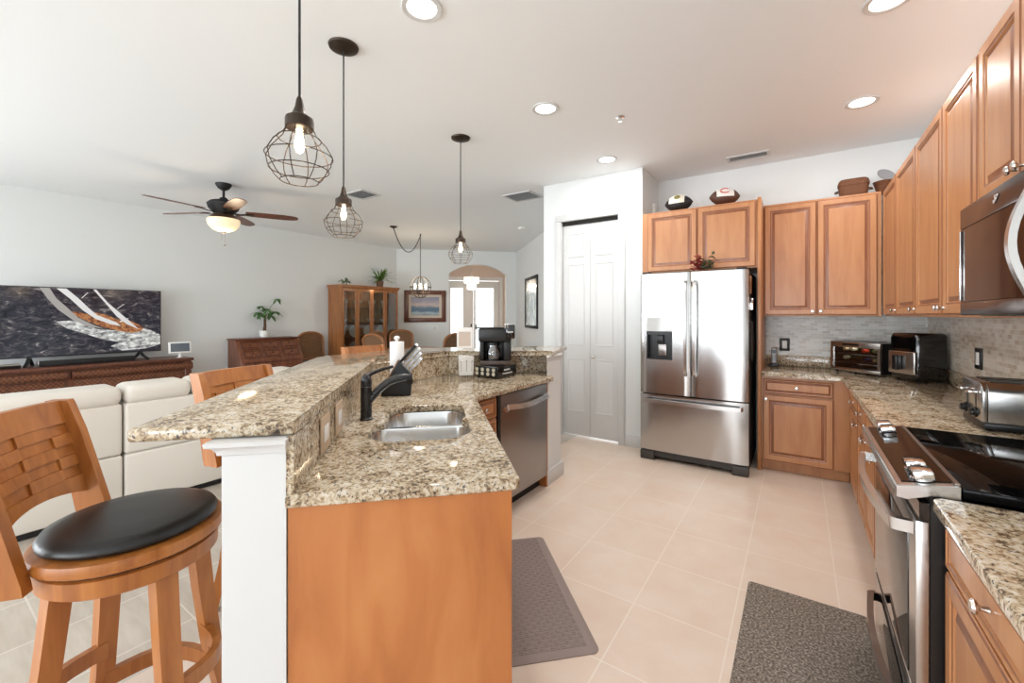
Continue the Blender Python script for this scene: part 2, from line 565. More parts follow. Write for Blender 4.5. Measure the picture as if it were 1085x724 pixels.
# rear wall with three glazed openings
w = MB()
xs = [LX] + [v for p in WIN for v in p] + [RX]
for k in range(0, len(xs), 2): w.box(xs[k], xs[k + 1], RY - 0.12, RY, 0, CH)
for xa, xb in WIN: w.box(xa, xb, RY - 0.12, RY, 2.42, CH)
struct('wall_rear', w, M['wall'])
for i, (xa, xb) in enumerate(WIN):
    f = MB()
    for x in (xa, (xa + xb) / 2 - 0.03, xb - 0.06): f.box(x, x + 0.06, RY - 0.09, RY - 0.03, 0, 2.42)
    f.box(xa, xb, RY - 0.09, RY - 0.03, 2.36, 2.42); f.box(xa, xb, RY - 0.09, RY - 0.03, 0.001, 0.06)
    struct('window_%d' % (i + 1), f, M['trim'])

f = MB()
for y in (ADDED_WIN[0], (ADDED_WIN[0] + ADDED_WIN[1]) / 2 - 0.03, ADDED_WIN[1] - 0.06): f.box(LX - 0.09, LX - 0.03, y, y + 0.06, 0, 2.42)
f.box(LX - 0.09, LX - 0.03, ADDED_WIN[0], ADDED_WIN[1], 2.36, 2.42); f.box(LX - 0.09, LX - 0.03, ADDED_WIN[0], ADDED_WIN[1], 0.001, 0.06)
struct('window_4', f, M['trim'])  # frame of the side opening that was added for its light

# pantry block: front wall with the door opening, two side walls
PX0, PX1, PY = -2.498, -1.332, 4.36
w = MB()
w.box(PX0, -2.262, PY, PY + 0.1, 0, CH); w.box(-1.585, PX1, PY, PY + 0.1, 0, CH); w.box(-2.262, -1.585, PY, PY + 0.1, 2.447, CH)
struct('wall_pantry', w, M['wall'], 'pale wall around the white pantry door')
struct('wall_pantry_side', MB().box(PX1 - 0.1, PX1, PY + 0.1001, BY + 0.1, 0, CH), M['wall'])
struct('wall_pantry_hall', MB().box(PX0, PX0 + 0.1, PY + 0.1001, 5.4, 0, CH), M['wall'])
t = MB()
t.box(-2.339, -2.262, PY - 0.018, PY - 0.0005, 0, 2.447, 0.004); t.box(-1.585, -1.512, PY - 0.018, PY - 0.0005, 0, 2.447, 0.004)
t.box(-2.339, -1.512, PY - 0.018, PY - 0.0005, 2.4475, 2.522, 0.004)
struct('trim_1', t, M['trim'], 'white casing around the pantry door')
struct('gap_shade_strip', MB().box(-2.261, -1.586, PY + 0.02, PY + 0.05, 2.40, 2.446), M['gap'])  # dark strip painting in the shade of the gap above the door
# baseboards
struct('baseboard_pantry', MB().box(-1.511, -1.333, PY - 0.016, PY - 0.0005, 0, 0.12, 0.004), M['trim'])
struct('baseboard_pantry_hall', MB().box(PX0, -2.34, PY - 0.016, PY - 0.0005, 0, 0.12, 0.004), M['trim'])
struct('baseboard_left', MB().box(LX + 0.0005, LX + 0.016, ADDED_WIN[1], 6.6, 0, 0.12, 0.004), M['trim'])

# bifold pantry door
def raised(mb, w, h, x0, z0, y, t=0.006, g=0.012, e=0.03):
    """a moulded raised panel on a slab whose front is at y (front to -y)"""
    def ring(i, d): return [(x0 + i, y - d, z0 + i), (x0 + w - i, y - d, z0 + i), (x0 + w - i, y - d, z0 + h - i), (x0 + i, y - d, z0 + h - i)]
    mb.loft([ring(0, 0.0), ring(0.006, t), ring(g, t * 0.2), ring(g + 0.012, 0.0005), ring(g + e, t * 0.9)], True, False)
    mb.poly(ring(g + e, t * 0.9))
dr = MB().box(0, 0.001, 0, 0.001, 0, 0.001)
dr = thing('door_1', 'white two-leaf folding pantry door with raised panels', 'door', (-2.256, PY + 0.06, 0.012))
dr['kind'] = 'structure'
for k in (0, 1):
    L_ = MB()
    x0 = k * 0.3345
    L_.box(x0, x0 + 0.3315, -0.03, 0.005, 0.004, 2.412, 0.003)
    for z0, h in ((0.27, 0.60), (1.02, 0.92), (2.02, 0.27)): raised(L_, 0.205, h, x0 + 0.064, z0, -0.03)
    lf = obj('leaf', L_, M['trim'], dr)
    if k == 1:
        kn = MB(); kn.M = Matrix.Translation((x0 + 0.045, -0.03, 0.90)) @ Matrix.Rotation(PI / 2, 4, 'X')
        kn.lathe([(0.010, 0), (0.008, 0.014), (0.017, 0.022), (0.018, 0.032), (0.010, 0.038), (0, 0.039)], 16)
        obj('knob', kn, M['nickel'], lf)

# dining wall (45 degrees) with the arch into the foyer
AW = 10.05
def wallpoly(a0, a1, b0, b1, z0, z1):
    return MB().prism([I(a0, b0), I(a0, b1), I(a1, b1), I(a1, b0)], z0, z1)
w = MB()
w.M = Matrix.Rotation(PI / 4, 4, 'Z')       # local x = b, local y = a
AL, AR = 0.42, 1.80
arch = [(AR, 0.0), (AR, 2.33)]
for k in range(13):
    q = k / 12
    arch.append((AR + (AL - AR) * q, 2.36 + 0.24 * math.sin(PI * q) ** 0.8))
arch += [(AL, 2.33), (AL, 0.0)]
w.box(-0.85, AL, AW, AW + 0.22, 0, CH)
w.box(AR, 2.05, AW, AW + 0.22, 0, CH)
up = [(AL, CH)] + [(p[0], p[1]) for p in arch[::-1][1:-1]] + [(AR, CH)]
w.extr(up, 'y', AW, AW + 0.22)
struct('wall_dining', w, M['wall'], 'pale grey wall with an arched opening into the entry')
w = MB(); w.M = Matrix.Rotation(PI / 4, 4, 'Z')
w.box(2.041, 2.16, 5.5, AW, 0, CH)
struct('wall_hall', w, M['wall'], 'pale wall of the hall with the tall framed picture')
w = MB(); w.M = Matrix.Rotation(PI / 4, 4, 'Z')
w.box(-0.2, 0.0, AW + 0.221, 13.3, 0, CH); w.box(2.75, 2.9, AW + 0.221, 13.3, 0, CH)
w.box(2.051, 2.9, AW + 0.1, AW + 0.22, 0, CH)
struct('wall_foyer_sides', w, M['foyer'])
w = MB(); w.M = Matrix.Rotation(PI / 4, 4, 'Z')
w.box(0.0, 0.50, 13.0, 13.12, 0, CH); w.box(2.10, 2.75, 13.0, 13.12, 0, CH); w.box(0.50, 2.10, 13.0, 13.12, 2.44, CH)
struct('wall_foyer', w, M['foyer'])
w = MB(); w.M = Matrix.Rotation(PI / 4, 4, 'Z')
w.box(0.42, 0.50, 12.96, 12.9995, 0, 2.44); w.box(2.10, 2.20, 12.96, 12.9995, 0, 2.44); w.box(0.42, 2.20, 12.96, 12.9995, 2.44, 2.54)
struct('trim_3', w, M['trim'])
for i, (b0, b1) in enumerate(((0.505, 1.295), (1.305, 2.095))):
    d = thing('door_%d' % (i + 2), ('white entry door with long glass, farther from the hall wall', 'white entry door with long glass, nearer to the hall wall')[i], 'door', (*I(13.04, b0), 0.005), PI / 4)
    d['kind'] = 'structure'
    wd = b1 - b0
    f = MB()
    g0, g1 = ((0.10, 0.47), (0.06, 0.62))[i]
    f.box(0, g0, 0, 0.05, 0, 2.42, 0.004); f.box(g1, wd, 0, 0.05, 0, 2.42, 0.004)
    f.box(g0, g1, 0, 0.05, 0, 0.28); f.box(g0, g1, 0, 0.05, 2.20, 2.42)
    obj('frame', f, M['trim'], d)
    obj('pane', MB().box(g0 + 0.001, g1 - 0.001, 0.02, 0.03, 0.281, 2.199), M['dglass'], d)
    h = MB(); hx = wd - 0.07 if i == 0 else 0.07
    h.box(hx - 0.02, hx + 0.02, -0.02, 0.0, 0.92, 1.10, 0.004); h.cyl((hx, -0.05, 1.0), (hx + (-0.1 if i == 0 else 0.1), -0.05, 1.0), 0.009, 8); h.cyl((hx, -0.02, 1.0), (hx, -0.05, 1.0), 0.009, 8)
    obj('handle', h, M['matt'], d)

# ================================================================== KITCHEN CABINETS
def door_mesh(w, h, t=0.02, fw=0.058, x0=0.0, z0=0.0, y0=0.0):
    """raised panel door, back at y0, front at y0-t; slot 1 is the dark glaze of the grooves"""
    mb = MB()
    def ring(i, y): return [(x0 + i, y0 - y, z0 + i), (x0 + w - i, y0 - y, z0 + i), (x0 + w - i, y0 - y, z0 + h - i), (x0 + i, y0 - y, z0 + h - i)]
    k = min(1.0, min(w, h) / 0.22)
    fw *= k
    rs = [ring(0, 0), ring(0, t - 0.005), ring(0.002, t - 0.003), ring(0.007, t), ring(fw - 0.014 * k, t), ring(fw - 0.011 * k, t - 0.003), ring(fw - 0.002 * k, t - 0.004),
          ring(fw + 0.003 * k, t - 0.010), ring(fw + 0.007 * k, t - 0.010), ring(fw + 0.024 * k, t - 0.003), ring(fw + 0.026 * k, t - 0.0025)]
    mb.loft(rs, True, False, [0, 0, 1, 0, 0, 1, 0, 1, 1, 0, ])
    mb.face([v for v in [mb._v(p) for p in rs[0][::-1]]])
    mb.poly(rs[-1])
    return mb


def knob(parent, x, z, y, s=1.0):
    k = MB(); k.M = Matrix.Translation((x, y, z)) @ Matrix.Rotation(PI / 2, 4, 'X')
    k.lathe([(0.007 * s, 0), (0.005 * s, 0.010 * s), (0.006 * s, 0.014 * s), (0.014 * s, 0.018 * s), (0.0155 * s, 0.023 * s), (0.012 * s, 0.028 * s), (0, 0.0295 * s)], 16)
    return obj('knob', k, M['nickel'], parent)


CABM = None
def cabinet(name, label, loc, rotz, w, h, d, fronts, group=None, toe=0.0, top_open=False, cat='cabinet', body=True, mold=True):
    """front faces local -y at y=0 (carcass), fronts: (kind, x0, z0, w, h, knob x, knob z)"""
    t = thing(name, label, cat, loc, rotz, group)
    b = MB()
    b.box(0, w, 0.001, d, toe, h, 0.0015, 1)
    if toe: b.box(0.0, w, 0.07, d, 0.002, toe)
    obj('carcass', b, M['cab'], t)
    for kind, x0, z0, fw, fh, kx, kz in fronts:
        o = obj('drawer' if kind == 'drawer' else 'door', door_mesh(fw, fh, fw=0.058 if kind == 'door' else 0.034, x0=x0, z0=z0), [M['cab'], M['glaze']], t, 25)
        if kx is not None: knob(o, kx, kz, -0.02)
    return t


UZ0, UZ1 = 1.365, 2.41
UH = UZ1 - UZ0
# back wall upper, two doors   (front of carcass y = 4.65)
cabinet('wall_cabinet', 'maple wall cabinet with two tall doors above the cordless phone', (-0.272, 4.65, UZ0), 0, 0.8465, UH, 0.313,
        [('door', 0.006, 0.012, 0.398, UH - 0.03, 0.378, 0.045), ('door', 0.410, 0.012, 0.408, UH - 0.03, 0.436, 0.045)])
# right wall uppers: local x runs towards the camera
YF = 0.595
def rcab(label, ya, yb, fronts, z0=UZ0, h=UH):
    return cabinet('wall_cabinet', label, (YF, ya, z0), -PI / 2, ya - yb, h, RX - YF - 0.001, fronts)
rcab('narrow-looking maple wall cabinet door in the corner over the air fryer', 4.62, 4.04, [('door', 0.03, 0.012, 0.545, UH - 0.03, 0.545, 0.045)])
rcab('maple wall cabinet with one door, next to the corner one', 4.038, 3.43, [('door', 0.006, 0.012, 0.596, UH - 0.03, 0.572, 0.045)])
rcab('maple wall cabinet with a pair of doors beside the microwave', 3.428, 2.374, [('door', 0.006, 0.012, 0.558, UH - 0.03, 0.536, 0.045), ('door', 0.570, 0.012, 0.478, UH - 0.03, 0.596, 0.045)])
rcab('short maple wall cabinet with two doors above the microwave', 2.372, 1.600, [('door', 0.012, 0.012, 0.370, 0.595, 0.358, 0.045), ('door', 0.388, 0.012, 0.370, 0.595, 0.412, 0.045)], 1.793, UZ1 - 1.793)
# over the fridge
cabinet('fridge_cabinet', 'maple cabinet with two doors over the steel fridge', (-1.328, 4.35, 1.80), 0, 1.024, 0.61, 0.61,
        [('door', 0.055, 0.012, 0.468, 0.585, None, None), ('door', 0.530, 0.012, 0.482, 0.585, None, None)])
p = obj('side_panel', MB().box(-0.302, -0.2735, 4.335, 4.962, 0.001, 2.425, 0.002), M['cab'])
tag(p, 'tall narrow maple panel beside the steel fridge', 'panel')

# base cabinets
BH = 0.842
cabinet('base_cabinet', 'maple base cabinet with one drawer over one door, beside the fridge', (-0.272, 4.35, 0), 0, 0.6165, BH, 0.60,
        [('drawer', 0.012, 0.690, 0.498, 0.125, 0.26, 0.752), ('door', 0.012, 0.105, 0.498, 0.572, 0.036, 0.64)], toe=0.10)
XB = 0.345
def bcab(label, ya, yb, fronts): return cabinet('base_cabinet', label, (XB, ya, 0), -PI / 2, ya - yb, BH, RX - XB - 0.001, fronts, toe=0.10)
bcab('maple base cabinet with one drawer over one door, close to the corner', 4.349, 3.62, [('drawer', 0.24, 0.690, 0.48, 0.125, 0.48, 0.752), ('door', 0.24, 0.105, 0.48, 0.572, 0.685, 0.63)])
bcab('wide maple base cabinet with a pair of doors, midway to the range', 3.618, 2.86, [('drawer', 0.008, 0.690, 0.368, 0.125, 0.19, 0.752), ('drawer', 0.382, 0.690, 0.368, 0.125, 0.566, 0.752), ('door', 0.008, 0.105, 0.368, 0.572, 0.35, 0.63), ('door', 0.382, 0.105, 0.368, 0.572, 0.41, 0.63)])
bcab('maple base cabinet with one drawer over one door, beside the range', 2.858, 2.376, [('drawer', 0.008, 0.690, 0.462, 0.125, 0.236, 0.752), ('door', 0.008, 0.105, 0.462, 0.572, 0.04, 0.63)])
bcab('maple base cabinet with a wide drawer, between the camera and the range', 1.604, 0.94, [('drawer', 0.012, 0.700, 0.64, 0.132, 0.332, 0.766), ('door', 0.012, 0.105, 0.64, 0.583, None, None)])
bcab('maple base cabinet under the camera end of the worktop', 0.938, 0.30, [('drawer', 0.008, 0.700, 0.622, 0.132, 0.31, 0.766), ('door', 0.008, 0.105, 0.622, 0.583, 0.05, 0.63)])

# worktops
g = MB().prism([(-0.272, 4.30), (0.285, 4.30), (0.300, 4.285), (0.300, 2.374), (RX - 0.001, 2.374), (RX - 0.001, BY - 0.001), (-0.272, BY - 0.001)], KZ - 0.037, KZ, 0.008, 3)
tag(obj('countertop', g, M['gran']), 'L-shaped speckled granite worktop in the far kitchen corner', 'countertop')
g = MB().prism([(0.300, 0.30), (0.300, 1.585), (0.318, 1.603), (RX - 0.001, 1.603), (RX - 0.001, 0.30)], KZ - 0.037, KZ, 0.008, 3)
tag(obj('countertop', g, M['gran']), 'granite worktop on the camera side of the range', 'countertop')
g = MB(); g.box(-0.272, RX - 0.021, BY - 0.021, BY - 0.001, KZ + 0.0005, KZ + 0.10, 0.002); g.box(RX - 0.0205, RX - 0.001, 2.374, BY - 0.001, KZ + 0.0005, KZ + 0.10, 0.002)
tag(obj('granite_upstand', g, M['gran']), 'low granite upstand along the wall behind the wine cooler', 'upstand')
g = MB(); g.box(RX - 0.0205, RX - 0.001, 0.3, 1.603, KZ + 0.0005, KZ + 0.10, 0.002)
tag(obj('granite_upstand', g, M['gran']), 'low granite upstand on the camera side of the range', 'upstand')
o = struct('trim_4', MB().box(-0.272, RX - 0.009, BY - 0.009, BY - 0.0005, KZ + 0.101, UZ0 + 0.02), M['mosaic_xz'], 'small grey stone mosaic tiles on the back wall')
o = struct('trim_5', MB().box(RX - 0.0085, RX - 0.0005, 0.3, BY - 0.0095, KZ + 0.101, UZ0 + 0.1), M['mosaic_yz'], 'small tan stone mosaic tiles on the side wall')

# ------------------------------------------------------------------ fridge
def fridge():
    t = thing('refrigerator', 'stainless steel french-door refrigerator with a water dispenser', 'refrigerator', (-1.262, 4.06, 0))
    w = 0.914
    obj('case', MB().box(0.004, w - 0.004, 0.085, 0.83, 0.03, 1.755, 0.004), M['matt'], t)
    k = MB(); k.box(0.01, w - 0.01, 0.03, 0.084, 0.035, 0.092); k.box(0.0, 0.13, 0.005, 0.084, 0.002, 0.085, 0.006); k.box(w - 0.13, w, 0.005, 0.084, 0.002, 0.085, 0.006)
    obj('base_grille', k, plain('dark_grey_plastic', srgb(62, 60, 58), 0.5), t)
    def slab(x0, x1, z0, z1, hole=None):
        mb = MB()
        n = 14
        # gently crowned front
        cols = [x0 + (x1 - x0) * i / n for i in range(n + 1)]
        def fy(x):
            q = (x - x0) / (x1 - x0) * 2 - 1
            return 0.006 * q * q if abs(q) < 0.97 else 0.006 * q * q + (abs(q) - 0.97) * 0.35
        if hole is None:
            ring = [(x0, 0.08)] + [(x1, 0.08)] + [(c, fy(c)) for c in cols[::-1]]
            mb.prism(ring, z0, z1)
        else:
            hx0, hx1, hz0, hz1 = hole
            for (a, b, za, zb) in ((x0, hx0, z0, z1), (hx1, x1, z0, z1), (hx0, hx1, z0, hz0), (hx0, hx1, hz1, z1)):
                m_ = max(2, int(round((b - a) / (x1 - x0) * n)))
                cs = [a + (b - a) * i / m_ for i in range(m_ + 1)]
                mb.prism([(a, 0.08), (b, 0.08)] + [(c, fy(c)) for c in cs[::-1]], za, zb)
        return mb
    hole = (0.060, 0.298, 0.958, 1.352)
    dl = obj('door', slab(0.0, 0.454, 0.637, 1.765, hole), M['steel'], t)
    m = MB()
    m.box(0.0605, 0.2975, 0.066, 0.079, 0.9585, 1.222); m.box(0.0605, 0.0725, 0.004, 0.066, 0.9585, 1.222); m.box(0.2855, 0.2975, 0.004, 0.066, 0.9585, 1.222)
    m.box(0.0725, 0.2855, 0.004, 0.066, 0.9585, 0.972); m.box(0.0725, 0.2855, 0.004, 0.066, 1.190, 1.222)
    m.box(0.15, 0.208, 0.03, 0.066, 1.10, 1.19, 0.006)
    dsp = obj('dispenser', m, M['black'], dl)
    obj('paddle', MB().box(0.160, 0.235, 0.046, 0.058, 0.99, 1.10, 0.004), M['dwsteel'], dsp)
    obj('display', MB().box(0.0605, 0.2975, 0.0045, 0.03, 1.2225, 1.3515), plain('display_reflection', srgb(196, 198, 196), 0.08, coat=0.5), dsp)  # pale tone paints in the white reflection on the display
    drr = obj('door', slab(0.460, 0.914, 0.637, 1.765), M['steel'], t)
    fz = obj('freezer_drawer', slab(0.0, 0.914, 0.098, 0.625), M['steel'], t)
    for o, x in ((dl, 0.418), (drr, 0.496)):
        h = MB(); h.tube([(x, -0.004, 0.83), (x, -0.040, 0.85), (x, -0.052, 0.90), (x, -0.056, 1.25), (x, -0.052, 1.62), (x, -0.040, 1.655), (x, -0.004, 1.675)], 1.0, sq=(0.0115, 0.014))
        obj('handle', h, M['chrome'] if False else M['steelh'], o)
    h = MB(); pts = [(0.05, 0.004, 0.575), (0.055, -0.03, 0.575)] + [(0.055 + (0.804) * k / 10, -0.045 - 0.02 * math.sin(PI * k / 10), 0.575) for k in range(11)] + [(0.859, -0.03, 0.575), (0.864, 0.004, 0.575)]
    h.tube(pts, 1.0, sq=(0.012, 0.016))
    obj('handle', h, M['steelh'], fz)
    obj('badge', MB().box(0.735, 0.80, -0.0005, 0.006, 1.68, 1.689, 0.001), M['chrome'], drr)
    m = MB()
    for x in (0.05, 0.86): m.box(x - 0.04, x + 0.04, 0.03, 0.16, 1.7655, 1.785, 0.006)
    obj('hinge', m, M['matt'], t)
fridge()
# small things hung on the fridge's side by magnets
def hung(name, label, cat, y, z, pts, th, mat):
    mb = MB(); mb.extr([(y + a, z + b) for a, b in pts], 'x', -0.3515, -0.3515 + th, 0.002, 1)
    return tag(obj(name, mb, mat), label, cat)
hung('wooden_spoon', 'small brown wooden utensil hanging highest on the fridge side', 'utensil', 4.215, 1.56, [(-0.012, 0), (0.012, 0), (0.014, 0.08), (0.028, 0.10), (0.028, 0.14), (0, 0.16), (-0.028, 0.14), (-0.028, 0.10), (-0.014, 0.08)], 0.014, M['oak'])
hung('bottle_opener', 'silver metal gadget hung on the side of the fridge', 'utensil', 4.215, 1.42, [(-0.03, 0), (0.03, 0), (0.035, 0.06), (0.02, 0.1), (-0.02, 0.1), (-0.035, 0.06)], 0.026, M['nickel'])
hung('oven_mitt', 'dark oven mitt hanging low on the side of the fridge', 'oven mitt', 4.225, 0.98, [(-0.05, 0.02), (-0.03, 0), (0.03, 0), (0.05, 0.03), (0.05, 0.32), (-0.02, 0.34), (-0.022, 0.2), (-0.05, 0.22), (-0.062, 0.16)], 0.022, plain('dark_cloth', srgb(52, 44, 40), 0.9, bump=0.3))

# ------------------------------------------------------------------ range
def cooker():
    t = thing('range', 'slide-in stainless steel range with a black glass cooktop', 'range', (0.275, 2.370, 0), -PI / 2)   # local x: towards the camera, local y: into the wall
    w = 0.760
    ang = 0.0
    obj('case', MB().box(0.003, w - 0.003, 0.026, 0.63, 0.03, 0.875), M['black'], t)
    obj('kick_plate', MB().box(0.02, w - 0.02, 0.06, 0.3, 0.002, 0.029), M['matt'], t)
    ck = MB().box(0.0, w, 0.088, 0.634, 0.8825, 0.912, 0.004)
    obj('cooktop', ck, M['cook'], t)
    cp = MB()
    prof = [(-0.045, 0.858), (-0.046, 0.888), (-0.040, 0.893), (0.080, 0.915), (0.087, 0.912), (0.087, 0.8755), (0.03, 0.8755), (-0.02, 0.855)]
    cp.extr(prof, 'x', 0.0, w, 0.002, 1)
    cp = obj('control_panel', cp, M['steelh'], t)
    sl = math.atan2(0.022, 0.12)
    gp = MB(); gp.extr([(-0.030, 0.8957), (0.074, 0.9147), (0.074, 0.9165), (-0.030, 0.8975)], 'x', 0.03, w - 0.03)
    obj('touch_panel', gp, plain('brown_glass', srgb(26, 14, 11), 0.10, spec=0.09), cp)
    tr = MB().extr([(0.0755, 0.9155), (0.0865, 0.9155), (0.0865, 0.9185), (0.0755, 0.9185)], 'x', 0.01, w - 0.01)
    obj('trim_strip', tr, M['steelh'], cp)
    for x in (0.065, 0.150, 0.620, 0.712):
        k = MB(); k.M = Matrix.Translation((x, 0.02, 0.9065)) @ Matrix.Rotation(sl, 4, 'X')
        k.lathe([(0.026, 0), (0.026, 0.006)], 20)
        k.box(-0.031, 0.031, -0.022, 0.022, 0.006, 0.030, 0.004)
        obj('knob', k, M['chrome'], cp)
    d = MB(); d.box(0.004, w - 0.004, -0.003, 0.025, 0.305, 0.80, 0.003); 
    d = obj('oven_door', d, M['steelh'], t)
    obj('window', MB().box(0.030, w - 0.095, -0.006, -0.0031, 0.315, 0.74, 0.001), M['ovenglass'], d)
    obj('vent_panel', MB().box(0.006, w - 0.006, 0.004, 0.025, 0.802, 0.852), M['blackg'], t)
    h = MB(); pts = [(0.03, -0.004, 0.775), (0.032, -0.04, 0.775)] + [(0.035 + 0.69 * k / 12, -0.047 - 0.028 * math.sin(PI * k / 12), 0.772) for k in range(13)] + [(0.728, -0.04, 0.772), (0.73, -0.004, 0.772)]
    h.tube(pts, 1.0, sq=(0.010, 0.017))
    obj('handle', h, M['steelh'], d)
    dd = obj('warming_drawer', MB().box(0.004, w - 0.004, -0.003, 0.025, 0.04, 0.298, 0.003), M['steelh'], t)
    obj('glass_front', MB().box(0.030, w - 0.095, -0.006, -0.0031, 0.05, 0.29, 0.001), M['ovenglass'], dd)
    h = MB(); pts = [(0.05, -0.007, 0.20), (0.055, -0.02, 0.20)] + [(0.06 + 0.64 * k / 12, -0.025 - 0.025 * math.sin(PI * k / 12), 0.20) for k in range(13)] + [(0.705, -0.02, 0.20), (0.71, -0.004, 0.20)]
    h.tube(pts, 1.0, sq=(0.010, 0.016))
    obj('handle', h, M['dwsteel'], dd)
cooker()

# ------------------------------------------------------------------ microwave
def micro():
    t = thing('microwave', 'dark bronze over-the-range microwave with a curved chrome handle', 'microwave', (0.525, 2.362, 1.371), -PI / 2)
    w, h = 0.755, 0.416
    obj('case', MB().box(0, w, 0.031, 0.392, 0.012, h, 0.003), M['matt'], t)
    v = MB().box(0.02, w - 0.02, 0.05, 0.37, 0.0, 0.0115)
    obj('vent_grille', v, M['black'], t)
    d = MB()
    d.box(0.0, w, 0.0, 0.03, 0.335, h, 0.006); d.box(0.0, w, 0.0, 0.03, 0.004, 0.055, 0.006)
    d.box(0.0, 0.022, 0.002, 0.03, 0.055, 0.335); d.box(0.60, w, 0.002, 0.03, 0.055, 0.335)
    d = obj('door', d, M['bronze'], t)
    obj('window', MB().box(0.0225, 0.5995, 0.003, 0.028, 0.0555, 0.3345), M['microglass'], d)
    obj('edge_strip', MB().box(0.004, 0.016, -0.004, 0.0015, 0.06, 0.33, 0.002), M['chrome'], d)
    hd = MB(); pts = [(0.70, 0.0, 0.04), (0.70, -0.025, 0.05)] + [(0.70, -0.028 - 0.034 * math.sin(PI * k / 10), 0.06 + 0.27 * k / 10) for k in range(11)] + [(0.70, -0.025, 0.342), (0.70, 0.0, 0.352)]
    hd.tube(pts, 1.0, sq=(0.013, 0.008))
    obj('handle', hd, M['steelh'], d)
    e = MB(); e.M = Matrix.Translation((0.370, -0.001, 0.378)) @ Matrix.Rotation(PI / 2, 4, 'X')
    for k, (dx, dz) in enumerate(((-0.013, -0.008), (0.0, -0.002), (-0.002, 0.007), (0.012, 0.007))):
        e.ball((dx, dz, 0.001), 0.009, 0.006, 0.003, 12, 6)
    obj('emblem', e, M['chrome'], d)
micro()

# ------------------------------------------------------------------ things on the far worktop
def cordless():
    t = thing('cordless_phone', 'small cordless phone standing in its black cradle by the fridge panel', 'phone', (-0.195, 4.80, KZ + 0.0005))
    obj('cradle', MB().prism([(-0.035, -0.035), (0.035, -0.035), (0.04, 0.03), (-0.04, 0.03)], 0, 0.028, 0.005), M['black'], t)
    hs = MB(); hs.M = Matrix.Translation((0, -0.005, 0.029)) @ Matrix.Rotation(-0.12, 4, 'X')
    hs.box(-0.024, 0.024, -0.013, 0.012, 0, 0.15, 0.009, 3)
    h = obj('handset', hs, plain('silver_plastic', srgb(150, 150, 152), 0.35, 0.4), t)
    sc = MB(); sc.M = hs.M.copy() if False else Matrix.Translation((0, -0.005, 0.029)) @ Matrix.Rotation(-0.12, 4, 'X')
    sc.box(-0.017, 0.017, -0.0145, -0.0131, 0.095, 0.128)
    obj('screen', sc, plain('grey_screen', srgb(70, 84, 90), 0.15), h)
    kp = MB(); kp.M = Matrix.Translation((0, -0.005, 0.029)) @ Matrix.Rotation(-0.12, 4, 'X')
    for r in range(4):
        for c in range(3): kp.box(-0.017 + c * 0.0125, -0.008 + c * 0.0125, -0.0142, -0.0131, 0.022 + r * 0.016, 0.033 + r * 0.016)
    obj('keypad', kp, M['black'], h)
cordless()

def cooler():
    ang = math.atan2(-0.29, 0.30)
    t = thing('wine_cooler', 'small countertop wine cooler with a steel framed glass door', 'wine cooler', (0.236, 4.70, KZ + 0.0005), ang)
    w, h, d = 0.417, 0.265, 0.29
    b = MB(); b.box(0.004, 0.012, 0.024, d, 0.018, h); b.box(w - 0.012, w - 0.004, 0.024, d, 0.018, h)
    b.box(0.012, w - 0.012, 0.024, d, 0.018, 0.028); b.box(0.012, w - 0.012, 0.024, d, h - 0.01, h); b.box(0.012, w - 0.012, d - 0.01, d, 0.028, h - 0.01)
    obj('case', b, M['black'], t)
    f = MB()
    for x in (0.03, w - 0.05):
        for y in (0.04, d - 0.05): f.cyl((x, y, 0), (x, y, 0.0175), 0.010, 10)
    obj('foot', f, M['rubber'], t)
    dr = MB()
    dr.box(0, w, 0, 0.022, h - 0.045, h, 0.003); dr.box(0, w, 0, 0.022, 0.018, 0.045, 0.003); dr.box(0, 0.022, 0, 0.022, 0.045, h - 0.045); dr.box(w - 0.022, w, 0, 0.022, 0.045, h - 0.045)
    dr = obj('door', dr, M['steelh'], t)
    obj('pane', MB().box(0.0225, w - 0.0225, 0.008, 0.013, 0.0455, h - 0.0455), glass_mat('smoked_glass', (0.80, 0.78, 0.76, 1), 0.03), dr)
    obj('vent_slot', MB().box(0.11, 0.25, -0.002, -0.0002, h - 0.030, h - 0.012), M['black'], dr)
    sh = MB()
    for z in (0.085, 0.160):
        for k in range(7): sh.cyl((0.02 + k * 0.063, 0.03, z), (0.02 + k * 0.063, d - 0.02, z), 0.0025, 6)
        sh.cyl((0.015, 0.034, z), (w - 0.015, 0.034, z), 0.003, 6)
    obj('rack', sh, M['dwsteel'], t)
    d_ = bpy.data.lights.new('cooler_lamp', 'AREA'); d_.shape = 'RECTANGLE'; d_.size = 0.3; d_.size_y = 0.02; d_.energy = 0.5; d_.color = (0.95, 0.97, 1.0)
    lo = bpy.data.objects.new('cooler_lamp', d_); C.objects.link(lo)
    lo.location = (0.236 + math.cos(ang) * 0.21 - math.sin(ang) * 0.035, 4.70 + math.sin(ang) * 0.21 + math.cos(ang) * 0.035, KZ + 0.25); lo.rotation_euler = (0, 0, ang)
    return ang
CA = cooler()
def bottle(x, z, foil, label):
    co, si = math.cos(CA), math.sin(CA)
    bx, by = 0.236 + co * x - si * 0.032, 4.70 + si * x + co * 0.032
    t = thing('wine_bottle', label, 'bottle', (bx, by, KZ + z), CA, 'bottles in the wine cooler')
    m = MB(); m.M = Matrix.Rotation(-PI / 2, 4, 'X')
    m.lathe([(0.015, 0.045), (0.016, 0.08), (0.030, 0.11), (0.036, 0.13), (0.036, 0.235), (0.0, 0.24)], 16)
    obj('body', m, plain('bottle_glass', srgb(26, 38, 26), 0.1, coat=0.4), t)
    m = MB(); m.M = Matrix.Rotation(-PI / 2, 4, 'X')
    m.lathe([(0.0, 0.0), (0.0145, 0.0), (0.0165, 0.006), (0.0165, 0.044)], 16)
    obj('foil_cap', m, foil, t)
